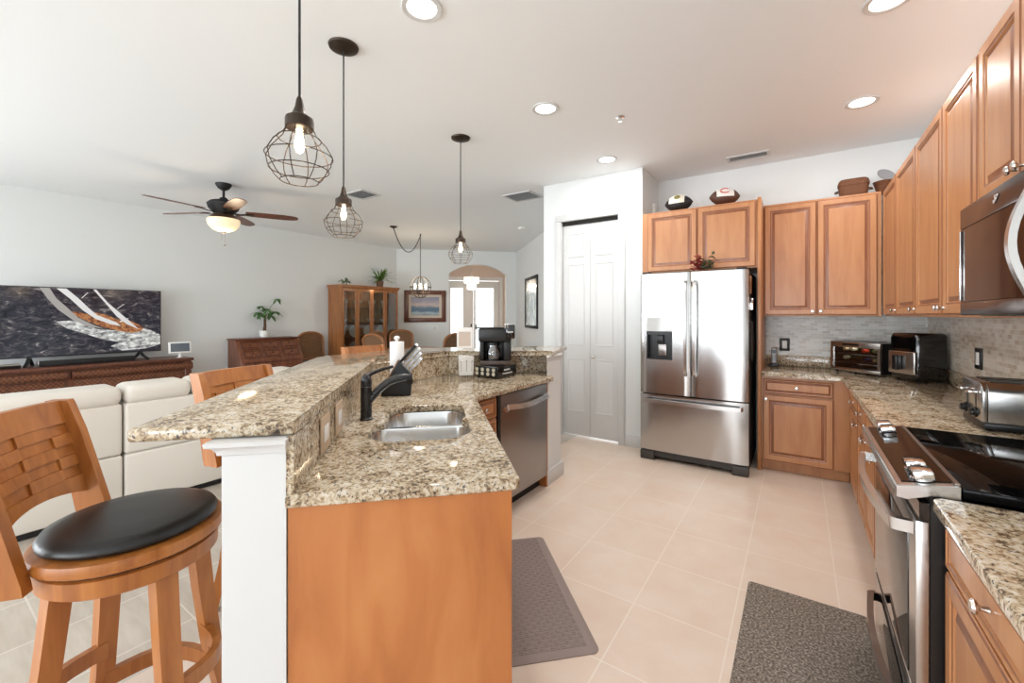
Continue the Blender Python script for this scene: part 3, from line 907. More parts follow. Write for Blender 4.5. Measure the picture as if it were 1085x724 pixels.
FO = {k: plain('foil_' + k, c, 0.3, 0.5) for k, c in dict(tan=srgb(196, 176, 140), red=srgb(186, 60, 44), green=srgb(120, 130, 90), blue=srgb(40, 44, 96), pale=srgb(206, 200, 170)).items()}
for x, z, f, l in ((0.10, 0.205, 'tan', 'wine bottle with tan foil, upper rack, at the hinge end'), (0.165, 0.205, 'pale', 'wine bottle with pale foil, second along the upper rack'),
                   (0.26, 0.195, 'red', 'wine bottle with bright red foil on the upper rack'), (0.345, 0.200, 'green', 'wine bottle with olive green foil on the upper rack'),
                   (0.10, 0.130, 'pale', 'wine bottle with pale foil, alone low in the cooler'), (0.275, 0.125, 'blue', 'wine bottle with dark blue foil on the lower rack'),
                   (0.35, 0.125, 'tan', 'wine bottle with tan foil, lower rack, nearest the air fryer')):
    bottle(x, z, FO[f], l)

def fryer():
    ang = math.atan2(-0.843, 0.538)
    t = thing('air_fryer', 'tall black air fryer with a steel front in the worktop corner', 'air fryer', (0.583, 4.362, KZ + 0.0005), ang)
    w, h, d = 0.242, 0.362, 0.222
    b = MB(); b.box(0, w, 0.0, d, 0.012, h, 0.03, 4)
    b = obj('housing', b, M['blackg'], t)
    f = MB()
    for x in (0.035, w - 0.035):
        for y in (0.04, d - 0.04): f.cyl((x, y, 0), (x, y, 0.014), 0.012, 10)
    obj('foot', f, M['rubber'], t)
    dw = obj('basket_drawer', MB().box(0.008, w - 0.012, -0.016, -0.0005, 0.058, 0.225, 0.008, 3), M['steelh'], t)
    h_ = MB(); h_.box(0.088, 0.128, -0.058, -0.0165, 0.085, 0.195, 0.008, 3)
    obj('handle', h_, M['black'], dw)
    obj('control_face', MB().box(0.02, w - 0.02, -0.004, -0.0003, 0.245, 0.33, 0.001), M['cook'], t)
fryer()

def toaster():
    t = thing('toaster', 'four-slice stainless steel toaster beside the cooktop', 'toaster', (0.655, 2.905, KZ + 0.0005), -PI / 2)
    w, d, h = 0.285, 0.240, 0.205       # local x towards camera, local y into the wall
    obj('base', MB().box(0.002, w - 0.002, 0.0, d, 0.004, 0.036, 0.006), M['black'], t)
    prof = [(-0.0, 0.0365), (d, 0.0365)]
    b = MB()
    # body: rounded arch over x (seen from the front), long in y
    pr = []
    rr = 0.05
    for k in range(7):
        a = PI / 2 * k / 6
        pr.append((w - rr + rr * math.cos(a), h - rr + rr * math.sin(a)))
    for k in range(7):
        a = PI / 2 + PI / 2 * k / 6
        pr.append((rr + rr * math.cos(a), h - rr + rr * math.sin(a)))
    pr = [(w, 0.0365)] + pr + [(0, 0.0365)]
    b.extr(pr, 'y', 0.012, d - 0.006, 0.004, 2)
    b = obj('body', b, M['steelh'], t)
    fc = MB(); fc.extr([(x * 0.985 + w * 0.0075, z) for x, z in pr], 'y', -0.004, 0.0115, 0.004, 2)
    obj('front_plate', fc, M['steelh'], t)
    s = MB()
    for x in (0.055, 0.100, 0.165, 0.210): s.box(x, x + 0.026, 0.03, d - 0.03, h + 0.0002, h + 0.004)
    obj('slot', s, M['black'], b)
    for x in (0.085, 0.20):
        s = MB().box(x - 0.006, x + 0.006, -0.0055, -0.0042, 0.09, 0.175)
        obj('lever_track', s, M['black'], t)
        l = MB().box(x - 0.036, x + 0.036, -0.035, -0.006, 0.150, 0.165, 0.005)
        obj('lever', l, M['chrome'], t)
    for x in (0.075, 0.205):
        k = MB(); k.M = Matrix.Translation((x, -0.0045, 0.066)) @ Matrix.Rotation(PI / 2, 4, 'X')
        k.lathe([(0.022, 0), (0.022, 0.006), (0.016, 0.008), (0.015, 0.022), (0, 0.023)], 18)
        obj('dial', k, M['black'], t)
toaster()

def outlet(name, label, loc, rotz, w, h, rim, mid, cat='outlet', th=0.008):
    t = thing(name, label, cat, loc, rotz)
    obj('plate', MB().box(-w / 2, w / 2, -th, 0, -h / 2, h / 2, 0.002), rim, t)
    obj('socket', MB().box(-w * 0.23, w * 0.23, -th - 0.003, -th - 0.0002, -h * 0.3, h * 0.3, 0.001), mid, t)
    return t
outlet('wall_switch', 'black framed switch plate on the back tiles by the wine cooler', (-0.113, BY - 0.0095, 1.085), 0, 0.085, 0.125, M['black'], M['white'], 'switch')
outlet('wall_outlet', 'black framed outlet on the side tiles above the toaster', (RX - 0.009, 3.72, 1.11), -PI / 2, 0.115, 0.128, M['black'], M['white'])
tag(obj('cabinet_light', MB().box(0.02 - 0.2, 0.02 + 0.2, 4.76, 4.84, UZ0 - 0.016, UZ0 - 0.0005, 0.003), M['white']), 'slim white light bar under the back wall cabinet', 'light')

# ------------------------------------------------------------------ on top of the cabinets
def football(label, loc, rotz, body, panel, logo):
    t = thing('football', label, 'ball', loc, rotz)
    def ell(r0, r1, grow=0.0):
        m = MB()
        rings = []
        for k in range(r0, r1 + 1):
            q = -1 + 2 * k / 20
            r = (0.083 + grow) * max(1 - abs(q) ** 2.2, 0.0) ** 0.85 + 0.001
            rings.append([(0.135 * q, r * math.cos(2 * PI * j / 20), 0.084 + r * math.sin(2 * PI * j / 20)) for j in range(20)])
        m.loft(rings)
        return m
    obj('cover', ell(0, 20), body, t)
    # white panel on the front half
    m = MB(); rings = []
    for k in range(4, 16):
        q = -1 + 2 * k / 20
        r = 0.0845 * (1 - abs(q) ** 2.2) ** 0.85 + 0.0015
        rings.append([(0.135 * q, r * math.cos(PI + 0.15 - 1.5 * j / 8), 0.084 + r * math.sin(PI + 0.15 - 1.5 * j / 8)) for j in range(9)])
    m.loft(rings, False, False)
    pn = obj('white_panel', m, panel, t)
    logo(pn)
    return t
def logo_c(p):
    mr = plain('logo_red', srgb(206, 66, 44), 0.6); mn = plain('logo_navy', srgb(40, 44, 66), 0.6)
    for (rad, th, mt, off) in ((0.027, 0.0095, mr, 0.0), (0.027, 0.003, M['white'], 0.004)):
        pts = []
        for k in range(15):
            a = math.radians(45 + 270 * k / 14)
            x, z = rad * 1.45 * math.cos(a), rad * math.sin(a)
            yy = 0.0845 * max(1 - abs(x / 0.135) ** 2.2, 0) ** 0.85
            ph = 0.55
            pts.append((x - 0.01, -(yy + off) * math.cos(ph) - 0.000 + z * math.sin(ph) * 1.0, 0.084 + (yy + off) * math.sin(ph) + z * math.cos(ph)))
        obj('logo', MB().tube(pts, th * 0.6, 6), mt, p)
def logo_h(p):
    # a profile head patch with feather strokes, plain coloured shapes
    mg = plain('patch_olive', srgb(128, 124, 74), 0.7); mt = plain('patch_tan', srgb(190, 150, 96), 0.7)
    for (cx, cz, rx, rz, m_) in ((0.0, 0.002, 0.030, 0.024, mg), (-0.012, -0.006, 0.016, 0.015, mt)):
        b = MB(); b.M = Matrix.Translation((cx, -0.072, 0.084 + 0.046 + cz)) @ Matrix.Rotation(-0.55, 4, 'X')
        b.ball((0, 0, 0), rx, 0.008, rz, 16, 8)
        obj('logo', b, m_, p)
football('black football with a white panel and an olive crest, on the fridge cabinet', (-0.995, 4.45, UZ1 + 0.001), 0.0, plain('ball_black', srgb(24, 24, 26), 0.5), plain('panel_cream', srgb(226, 222, 206), 0.6), logo_h)
football('brown football with a white panel and a red letter C', (-0.58, 4.45, UZ1 + 0.001), 0.35, plain('ball_brown', srgb(84, 48, 34), 0.55, bump=0.3, bscale=300), plain('panel_white', srgb(226, 222, 218), 0.6), logo_c)

def basket():
    t = thing('basket', 'lidded brown wicker basket with side handles on the back wall cabinet', 'basket', (0.395, 4.71, UZ1 + 0.001), -0.05)
    b = MB(); rings = []
    for z, sx, sy, r in ((0.0, 0.094, 0.060, .02), (0.03, 0.100, 0.066, .02), (0.085, 0.104, 0.070, .025)):
        rings.append([(sx * (abs(math.cos(a)) ** 0.45) * math.copysign(1, math.cos(a)), sy * (abs(math.sin(a)) ** 0.45) * math.copysign(1, math.sin(a)), z) for a in [2 * PI * k / 32 for k in range(32)]])
    b.loft(rings)
    obj('body', b, M['basket'], t, 60)
    b = MB(); rings = []
    for z, s_ in ((0.0855, 1.05), (0.10, 1.06), (0.128, 0.98), (0.140, 0.86)):
        rings.append([(0.104 * s_ * (abs(math.cos(a)) ** 0.45) * math.copysign(1, math.cos(a)), 0.070 * s_ * (abs(math.sin(a)) ** 0.45) * math.copysign(1, math.sin(a)), z) for a in [2 * PI * k / 32 for k in range(32)]])
    b.loft(rings)
    obj('lid', b, M['basket'], t, 60)
    for s in (-1, 1):
        h = MB(); h.tube([(s * 0.103, -0.03, 0.05), (s * 0.122, -0.022, 0.045), (s * 0.128, 0, 0.043), (s * 0.122, 0.022, 0.045), (s * 0.103, 0.03, 0.05)], 0.006, 6)
        obj('handle', h, M['bark'], t)
basket()
def basket2():
    t = thing('basket', 'small open wicker basket in the corner above the cabinets', 'basket', (0.606, 4.76, UZ1 + 0.001))
    b = MB()
    b.lathe([(0.045, 0.0), (0.060, 0.04), (0.074, 0.095), (0.078, 0.10), (0.072, 0.102), (0.056, 0.05), (0.04, 0.01)], 24)
    obj('body', b, M['basket'], t, 60)
basket2()
pl = MB(); pl.M = Matrix.Translation((0.612, 4.76, UZ1 + 0.150)) @ Matrix.Rotation(0.5, 4, 'Z') @ Matrix.Rotation(math.radians(58), 4, 'X')
pl.lathe([(0.0, 0.0), (0.04, 0.0), (0.066, 0.010), (0.068, 0.014), (0.040, 0.005), (0, 0.004)], 28)
tag(obj('glass_plate', pl, plain('grey_glass_plate', srgb(156, 158, 162), 0.12, coat=0.5)), 'grey glass plate propped in the corner basket', 'plate')

def flowers():
    t = thing('flower_arrangement', 'small red and green artificial flower spray on top of the fridge', 'flowers', (-0.727, 4.155, 1.7665))
    red, gr = MB(), MB()
    rn = random.Random(3)
    for k in range(110):
        x, y, z = max(min(rn.gauss(0.005, 0.05), 0.10), -0.10), max(min(rn.gauss(0, 0.022), 0.05), -0.05), 0.03 + abs(rn.gauss(0.03, 0.045))
        tgt = red if x < 0.0 else gr
        a, b = rn.uniform(0, 2 * PI), rn.uniform(-0.6, 0.6)
        d = Vector((math.cos(a) * math.cos(b), math.sin(a) * math.cos(b), math.sin(b))) * 0.032
        s_ = d.cross(Vector((0.3, 0.2, 1))).normalized() * 0.015
        p_ = Vector((x, y, max(z, 0.024)))
        tgt.poly([p_ - d, p_ + s_, p_ + d, p_ - s_])
        if tgt is red and k % 2: red.ball(p_, 0.008, n=8, m=6)
    obj('blossoms', red, plain('dull_red', srgb(140, 34, 40), 0.6), t)
    obj('leaves', gr, plain('grey_green', srgb(96, 104, 78), 0.6), t)
    obj('base', MB().lathe([(0.05, 0), (0.055, 0.012), (0.03, 0.022)], 16), M['basket'], t)
flowers()
sb = MB().box(PX1 + 0.0005, PX1 + 0.035, 4.70, 4.79, 2.46, 2.60, 0.006)
tag(obj('alarm_sensor', sb, M['white']), 'small white sensor box on the wall over the fridge cabinet', 'sensor')

# ================================================================== THE ISLAND
def P(a, b): return I(a, b)
FX = -2.41                      # inner face of the far leg's upstand
end_out = (-1.655, 3.02)        # outer end of the worktop
bs_end = I(3.56, 1.006)
bend1 = (FX, -0.372 / R2 - FX)      # where b=-0.372 meets the far leg
bend2 = (FX, 3.56 / R2 + FX)        # where the far leg meets the last leg (a = 3.56)
inner = (-1.63, 0.267 / R2 + 1.63)
# worktop with the sink cut-out
def rrect(x0, x1, y0, y1, r, n=5):
    pts = []
    for cx, cy, a0 in ((x1 - r[1], y1 - r[1], 0), (x0 + r[0], y1 - r[0], PI / 2), (x0 + r[2], y0 + r[2], PI), (x1 - r[3], y0 + r[3], 1.5 * PI)):
        rad = {0: r[1], PI / 2: r[0], PI: r[2], 1.5 * PI: r[3]}[a0]
        for k in range(n + 1):
            a = a0 + PI / 2 * k / n
            pts.append((cx + rad * math.cos(a), cy + rad * math.sin(a)))
    return pts
# sink opening in (b, a)
SB0, SB1, SA0, SA1 = -0.255, 0.172, 1.715, 2.375
def arc(cx, cy, rr, a0, a1, n=6): return [(cx + rr * math.cos(math.radians(a0 + (a1 - a0) * k / n)), cy + rr * math.sin(math.radians(a0 + (a1 - a0) * k / n))) for k in range(n + 1)]
open_ba = (arc(SB1 - 0.11, SA1 - 0.11, 0.11, 0, 90) + arc(SB0 + 0.05 + 0.11, SA1 - 0.11, 0.11, 90, 180) + [(SB0 + 0.052, 2.075), (SB0 + 0.046, 2.045)]
           + arc(SB0 + 0.06, 1.97, 0.06, 105, 180, 4) + arc(SB0 + 0.13, SA0 + 0.13, 0.13, 180, 270) + arc(SB1 - 0.13, SA0 + 0.13, 0.13, 270, 360)
           + arc(SB1 - 0.05, 1.985, 0.05, 0, 60, 3) + [(SB1 - 0.022, 2.045), (SB1 - 0.006, 2.075)])
open_xy = [I(a, b) for b, a in open_ba]
def slab_with_hole(outer, hole, z0, z1, bev):
    mb = MB()
    bm = mb.bm
    n = len(outer)
    ar = sum(outer[i][0] * outer[(i + 1) % n][1] - outer[(i + 1) % n][0] * outer[i][1] for i in range(n))
    if ar < 0: outer = outer[::-1]
    ov = [bm.verts.new((p[0], p[1], z1)) for p in outer]
    hv = [bm.verts.new((p[0], p[1], z1)) for p in hole]
    es = [bm.edges.new((ov[i], ov[(i + 1) % n])) for i in range(n)] + [bm.edges.new((hv[i], hv[(i + 1) % len(hv)])) for i in range(len(hv))]
    r = bmesh.ops.triangle_fill(bm, use_beauty=True, use_dissolve=False, edges=es)
    tops = [f for f in bm.faces]
    for f in tops:
        f.normal_update()
        if f.normal.z < 0: f.normal_flip()
    ex = bmesh.ops.extrude_face_region(bm, geom=tops)
    nv = [v for v in ex['geom'] if isinstance(v, bmesh.types.BMVert)]
    for v in nv: v.co.z = z0
    bmesh.ops.recalc_face_normals(bm, faces=bm.faces[:])
    if bev:
        be = [e for e in bm.edges if len(e.link_faces) == 2 and e.calc_face_angle(0) > 1.2 and abs(e.verts[0].co.z - e.verts[1].co.z) < 1e-5]
        bmesh.ops.bevel(bm, geom=be, offset=bev, segments=3, profile=0.5, affect='EDGES', clamp_overlap=True)
    return mb
ib1, ib2 = (FX - 0.0195, (-0.372 - 0.0195) / R2 - FX + 0.0195), (FX - 0.0195, (3.56 + 0.0195) / R2 + FX - 0.0195)
isl_top = [P(1.253, -0.3915), P(1.253, 0.255), P(1.265, 0.267), inner, (-1.63, 3.0), (-1.645, 3.02), P(3.545, 1.02), P(3.5795, 1.0), ib2, ib1]
tag(obj('countertop', slab_with_hole(isl_top, open_xy, KZ - 0.037, KZ, 0.008), M['gran']), 'angled granite island worktop around the double sink', 'countertop')

# bar top
ob = -0.80
bar_out = (-2.90, 0)
o1 = (-2.90, ob / R2 + 2.90)
a3 = 3.97
o2 = (-2.90, a3 / R2 - 2.90)
bar = [P(1.28, ob + 0.015), P(1.28, -0.374), bend1, bend2, (bs_end[0] + 0.10, bs_end[1] - 0.12), (-1.665, 3.045), (-1.84, 3.66), P(a3, 1.22), o2, (-2.90, o1[1] + 0.12), P(3.21, ob)]
tag(obj('breakfast_bar', MB().prism(bar, BZ - 0.037, BZ, 0.009, 3), M['gran']), 'raised granite breakfast bar wrapping around the island', 'bar top')

# half wall
def off_bend(d):   # corner of the faces pushed out by d
    bx = FX - d
    return (bx, (-0.372 - d) / R2 - bx), (bx, (3.56 + d) / R2 + bx)
i1, i2 = off_bend(0.021)
q1, q2 = off_bend(0.18)
hw = [P(1.30, -0.393), i1, i2, P(3.581, 1.0), (-1.685, 2.99), (-1.70, 3.26), P(3.74, 1.10), q2, q1, P(1.30, -0.552)]
struct('wall_island', MB().prism(hw, 0, BZ - 0.0375), M['wall'], 'half-height wall carrying the granite bar')
# white end post and cap
pp = MB(); pp.M = Matrix.Rotation(PI / 4, 4, 'Z')
pp.box(-0.553, -0.3925, 1.266, 1.299, 0, BZ - 0.080)
struct('trim_6', pp, M['trim'], 'white end face of the island half wall')
cp = MB(); cp.M = Matrix.Rotation(PI / 4, 4, 'Z')
prof = [(0.0, 0.0), (0.008, 0.003), (0.010, 0.012), (0.018, 0.024), (0.030, 0.030), (0.032, 0.041)]
rings = []
for o_, z in prof:
    rings.append([(-0.553 - o_, 1.2655 - o_, BZ - 0.0795 + z), (-0.394 + o_ * 0.3, 1.2655 - o_, BZ - 0.0795 + z), (-0.394 + o_ * 0.3, 1.2985, BZ - 0.0795 + z), (-0.553 - o_, 1.2985, BZ - 0.0795 + z)])
cp.loft(rings)
struct('trim_7', cp, M['trim'])
cp = MB(); rings = []
ctr = Vector((-1.74, 3.13))
base = [(-1.683, 2.985), (-1.698, 3.262), (-1.78, 3.30), (-1.79, 3.19)]
for o_, z in prof:
    rr = []
    for q in base:
        d = (Vector(q) - ctr); d.normalize()
        rr.append((q[0] + d.x * o_ * (1 if q[0] > -1.72 else 0.1), q[1] + d.y * o_ * (1 if q[0] > -1.72 else 0.1), BZ - 0.0795 + z))
    rings.append(rr)
cp.loft(rings)
struct('trim_8', cp, M['trim'])
struct('baseboard_island', MB().prism([(-1.665, 2.965), (-1.68, 3.28), (-1.698, 3.27), (-1.684, 2.988)], 0, 0.12, 0.003), M['trim'])

# granite upstand between worktop and bar
def strip(outer, inner_):
    return outer + inner_[::-1]
up = strip([P(1.262, -0.372), bend1, bend2, bs_end], [P(1.262, -0.392), off_bend(0.020)[0], off_bend(0.020)[1], P(3.580, 1.0)])
tag(obj('granite_upstand', MB().prism(up, KZ + 0.0005, BZ - 0.0375), M['gran']), 'granite upstand between island worktop and raised bar', 'upstand')
for a_, lab in ((1.60, 'beige outlet plate low on the island upstand, nearer the white post'), (1.83, 'beige outlet plate on the island upstand, nearer the faucet')):
    t = thing('wall_outlet', lab, 'outlet', (*I(a_, -0.371), 0.958), 3 * PI / 4)
    obj('plate', MB().box(-0.062, 0.062, -0.006, -0.0003, -0.062, 0.062, 0.002), M['beige'], t)
    obj('socket', MB().box(-0.030, 0.030, -0.009, -0.0062, -0.028, 0.028, 0.001), M['white'], t)

# cabinets under the island
t = thing('island_cabinet', 'maple sink base with a plain wooden end facing the camera', 'cabinet', (*I(1.27, 0.222), 0), 3 * PI / 4)
b = MB(); b.box(0.02, 1.29, 0.001, 0.59, 0.10, KZ - 0.27, 0.001, 1); b.box(0.02, 0.04, 0.001, 0.59, 0.10, KZ - 0.039); b.box(0.04, 1.29, 0.001, 0.02, 0.5, KZ - 0.039); b.box(0.04, 1.2, 0.07, 0.59, 0.002, 0.10)
obj('carcass', b, M['cab'], t)
obj('end_panel', MB().box(0.0, 0.0195, -0.022, 0.612, 0.002, KZ - 0.0385, 0.001, 1), M['panel'], t)
for x0 in (0.06, 0.42, 0.78): 
    o = obj('door', door_mesh(0.35, 0.70, x0=x0, z0=0.115), [M['cab'], M['glaze']], t, 25); knob(o, x0 + (0.32 if x0 < 0.5 else 0.03), 0.76, -0.02)
t = cabinet('island_cabinet', 'narrow maple cabinet with two drawers beside the dishwasher', (-1.675, 2.015, 0), PI / 2, 0.262, BH, 0.56,
            [('drawer', 0.012, 0.70, 0.238, 0.13, 0.115, 0.765), ('drawer', 0.012, 0.42, 0.238, 0.27, 0.20, 0.60), ('drawer', 0.012, 0.11, 0.238, 0.30, 0.20, 0.26)], toe=0.10)
def dishw():
    t = thing('dishwasher', 'stainless steel dishwasher built into the island', 'dishwasher', (-1.655, 2.282, 0), PI / 2)
    w = 0.665
    obj('tub', MB().box(0.004, w - 0.004, 0.031, 0.44, 0.10, 0.838), M['matt'], t)
    obj('toe_panel', MB().box(0.004, w - 0.004, 0.075, 0.3, 0.002, 0.098), M['matt'], t)
    d = obj('door', MB().box(0.03, w - 0.004, 0.0, 0.03, 0.10, 0.832, 0.006), M['dwsteel'], t)
    obj('side_trim', MB().box(0.003, 0.027, 0.004, 0.03, 0.10, 0.832), M['matt'], t)
    h = MB(); pts = [(0.05, 0.0, 0.735), (0.055, -0.03, 0.737)] + [(0.06 + 0.54 * k / 12, -0.036 - 0.018 * math.sin(PI * k / 12), 0.74 - 0.018 * math.sin(PI * k / 12) + 0.012) for k in range(13)] + [(0.605, -0.03, 0.737), (0.61, 0.0, 0.735)]
    h.tube(pts, 1.0, sq=(0.008, 0.018))
    obj('handle', h, M['steelh'], d)
dishw()
pf = MB(); pf.box(-2.05, -1.668, 2.950, 2.975, 0.002, KZ - 0.0385)
tag(obj('end_panel_strip', pf, M['panel']), 'thin maple panel between the dishwasher and the white post', 'panel')

# sink
def sink():
    t = thing('sink', 'stainless steel double bowl sink set under the island granite', 'sink', (*I(2.045, -0.04), KZ - 0.038), PI / 4)
    # local x = b, y = a around the centre
    x0, x1, y0, y1 = SB0 + 0.04, SB1 + 0.04, SA0 - 2.045, SA1 - 2.045
    rim = MB()
    bowls = [rrect(x0 + 0.002, x1 - 0.002, y0 + 0.002, 0.008, (0.05, 0.05, 0.12, 0.12), 6), rrect(x0 + 0.05, x1 - 0.002, 0.034, y1 - 0.002, (0.10, 0.10, 0.05, 0.05), 6)]
    outer = rrect(x0 - 0.02, x1 + 0.02, y0 - 0.02, y1 + 0.02, (0.12, 0.12, 0.14, 0.14), 6)
    bm = rim.bm
    es = []
    for loop in [outer] + bowls:
        vs = [bm.verts.new((p[0], p[1], -0.001)) for p in loop]
        es += [bm.edges.new((vs[i], vs[(i + 1) % len(vs)])) for i in range(len(vs))]
    bmesh.ops.triangle_fill(bm, use_beauty=True, use_dissolve=False, edges=es)
    for f in bm.faces:
        f.normal_update()
        if f.normal.z < 0: f.normal_flip()
    obj('rim', rim, M['sinkm'], t)
    for bw in bowls:
        m = MB()
        cx = sum(p[0] for p in bw) / len(bw); cy = sum(p[1] for p in bw) / len(bw)
        rings = []
        for z, k in ((-0.001, 1.0), (-0.008, 0.985), (-0.13, 0.95), (-0.155, 0.90), (-0.165, 0.80), (-0.170, 0.12), (-0.171, 0.1)):
            rings.append([(cx + (p[0] - cx) * k, cy + (p[1] - cy) * k, z) for p in bw])
        m.loft(rings[::-1], True, False)
        m.poly(rings[-1])
        o = obj('bowl', m, M['sinkm'], t, 50)
        dmb = MB(); dmb.lathe([(0.0, -0.168), (0.03, -0.168), (0.036, -0.1665), (0.036, -0.169)], 20, (cx, cy, 0))
        obj('drain', dmb, M['chrome'], o)
sink()

def faucet():
    t = thing('faucet', 'matte black pull-out kitchen faucet beside the sink', 'faucet', (*I(2.098, -0.300), KZ + 0.0005), PI / 4)
    b = MB(); b.lathe([(0.030, 0), (0.030, 0.006), (0.026, 0.010), (0.0265, 0.155), (0.024, 0.157), (0.025, 0.16), (0.0255, 0.180), (0.022, 0.200), (0.012, 0.214), (0.0, 0.217)], 24)
    obj('body', b, M['faucet'], t)
    s = MB()
    pts = [(0.010, 0.0, 0.085), (0.040, 0.004, 0.120), (0.070, 0.01, 0.150), (0.10, 0.016, 0.172), (0.135, 0.022, 0.186), (0.175, 0.028, 0.192), (0.210, 0.034, 0.190)]
    s.tube(pts, [0.018, 0.0185, 0.019, 0.019, 0.019, 0.019, 0.018], 14)
    s = obj('spout', s, M['faucet'], t, 60)
    hd = MB(); hd.cyl((0.197, 0.032, 0.176), (0.200, 0.033, 0.158), 0.016, 14, 0.015)
    obj('spray_head', hd, M['faucet'], s)
    l = MB(); l.tube([(0.0, 0.0, 0.205), (0.028, 0.02, 0.218), (0.07, 0.05, 0.230), (0.115, 0.08, 0.238)], [0.013, 0.010, 0.008, 0.007], 10)
    obj('lever', l, M['faucet'], t, 60)
faucet()

def knives():
    t = thing('knife_block', 'black slanted knife block on the island worktop', 'knife block', (*I(2.66, -0.205), KZ + 0.0005), PI / 4)
    b = MB()
    b.extr([(-0.09, 0.0), (0.085, 0.0), (0.092, 0.12), (0.082, 0.137), (0.010, 0.214), (-0.09, 0.035)], 'y', 0.0, 0.10, 0.004, 2)
    obj('block', b, plain('block_black', srgb(22, 25, 32), 0.35), t)
    s = MB(); s.extr([(-0.092, 0.036), (-0.088, 0.033), (0.013, 0.214), (0.007, 0.218)], 'y', -0.001, 0.101)
    obj('edge_band', s, plain('copper_band', srgb(150, 110, 84), 0.35, 0.6), t)
    return t
knives()
def knife(k, u, v, ln, mat, label):
    # u along the slanted face (0..1), v across
    p0 = Vector((0.082 + (0.010 - 0.082) * u, v, 0.137 + (0.214 - 0.137) * u))
    n = Vector((0.075, 0, 0.07)).normalized()
    d = Vector((0.68, 0.0, 0.733)).normalized()
    c = I(2.66, -0.205)
    t = thing('knife', label, 'knife', (c[0], c[1], KZ + 0.0005), PI / 4, 'knives in the black block')
    h = MB(); h.tube([p0 + d * 0.002, p0 + d * 0.03, p0 + d * (ln * 0.8), p0 + d * ln], [0.8, 1.0, 1.05, 0.9], sq=(0.0065, 0.009))
    obj('handle', h, mat, t)
    e = MB(); e.tube([p0 + d * (ln + 0.0005), p0 + d * (ln + 0.012)], [0.95, 0.85], sq=(0.007, 0.011))
    obj('end_cap', e, M['chrome'], t)
ks = plain('knife_steel', (0.5, 0.5, 0.51, 1), 0.2, 1.0); kb = M['black']
for k, (u, v, ln, mt, lab) in enumerate(((0.86, 0.025, 0.140, kb, 'black handled knife at the top of the block, near row'), (0.86, 0.072, 0.140, kb, 'black handled knife at the top of the block, far row'),
                              (0.60, 0.025, 0.135, ks, 'steel handled knife in the upper middle of the block'), (0.60, 0.072, 0.13, kb, 'black handled knife in the middle of the far row'),
                              (0.36, 0.025, 0.12, ks, 'steel handled knife second from the bottom of the block'), (0.13, 0.025, 0.10, ks, 'short steel handled knife lowest in the block'))):
    knife(k, u, v, ln, mt, lab)

def towel():
    t = thing('paper_towel', 'white paper towel roll standing behind the knife block', 'paper towel', (*I(2.835, -0.215), KZ + 0.0005))
    obj('stand', MB().lathe([(0.055, 0), (0.055, 0.010), (0.05, 0.013), (0.0, 0.013)], 24), M['white'], t)
    obj('roll', MB().lathe([(0.02, 0.0135), (0.045, 0.0135), (0.045, 0.318), (0.043, 0.322), (0.02, 0.322)], 28), M['paper'], t)
    obj('finial', MB().lathe([(0.009, 0.3225), (0.009, 0.332), (0.017, 0.338), (0.019, 0.348), (0.012, 0.358), (0, 0.361)], 16), M['pot'], t)
towel()

def napkins():
    t = thing('napkin_holder', 'white napkin holder with small ball feet beside the coffee maker', 'napkin holder', (*I(3.40, 0.278), KZ + 0.0005), PI / 4 + 0.06)
    for s in (-1, 1):
        f = MB()
        f.extr([(-0.055, 0.016), (0.055, 0.016), (0.060, 0.165), (-0.060, 0.165)], 'y', s * 0.026 - 0.002, s * 0.026 + 0.002, 0.001, 1)
        o = obj('plate', f, M['white'], t)
        if s < 0:
            c = MB()
            for x in (-0.042, 0.0, 0.042):
                c.cyl((x, -0.0295, 0.045), (x, -0.0295, 0.13), 0.0018, 6); c.ball((x, -0.031, 0.128), 0.007, n=10, m=6)
            obj('ornament', c, M['nickel'], o)
    b = MB().box(-0.055, 0.055, -0.024, 0.024, 0.0135, 0.0165)
    obj('tray', b, M['white'], t)
    n_ = MB().box(-0.05, 0.05, -0.0235, 0.0235, 0.0168, 0.155, 0.003)
    obj('napkins', n_, M['paper'], t)
    for x in (-0.048, 0.048):
        for y in (-0.026, 0.026): obj('foot', MB().ball((x, y, 0.0068), 0.0065, n=10, m=8), M['nickel'], t)
napkins()

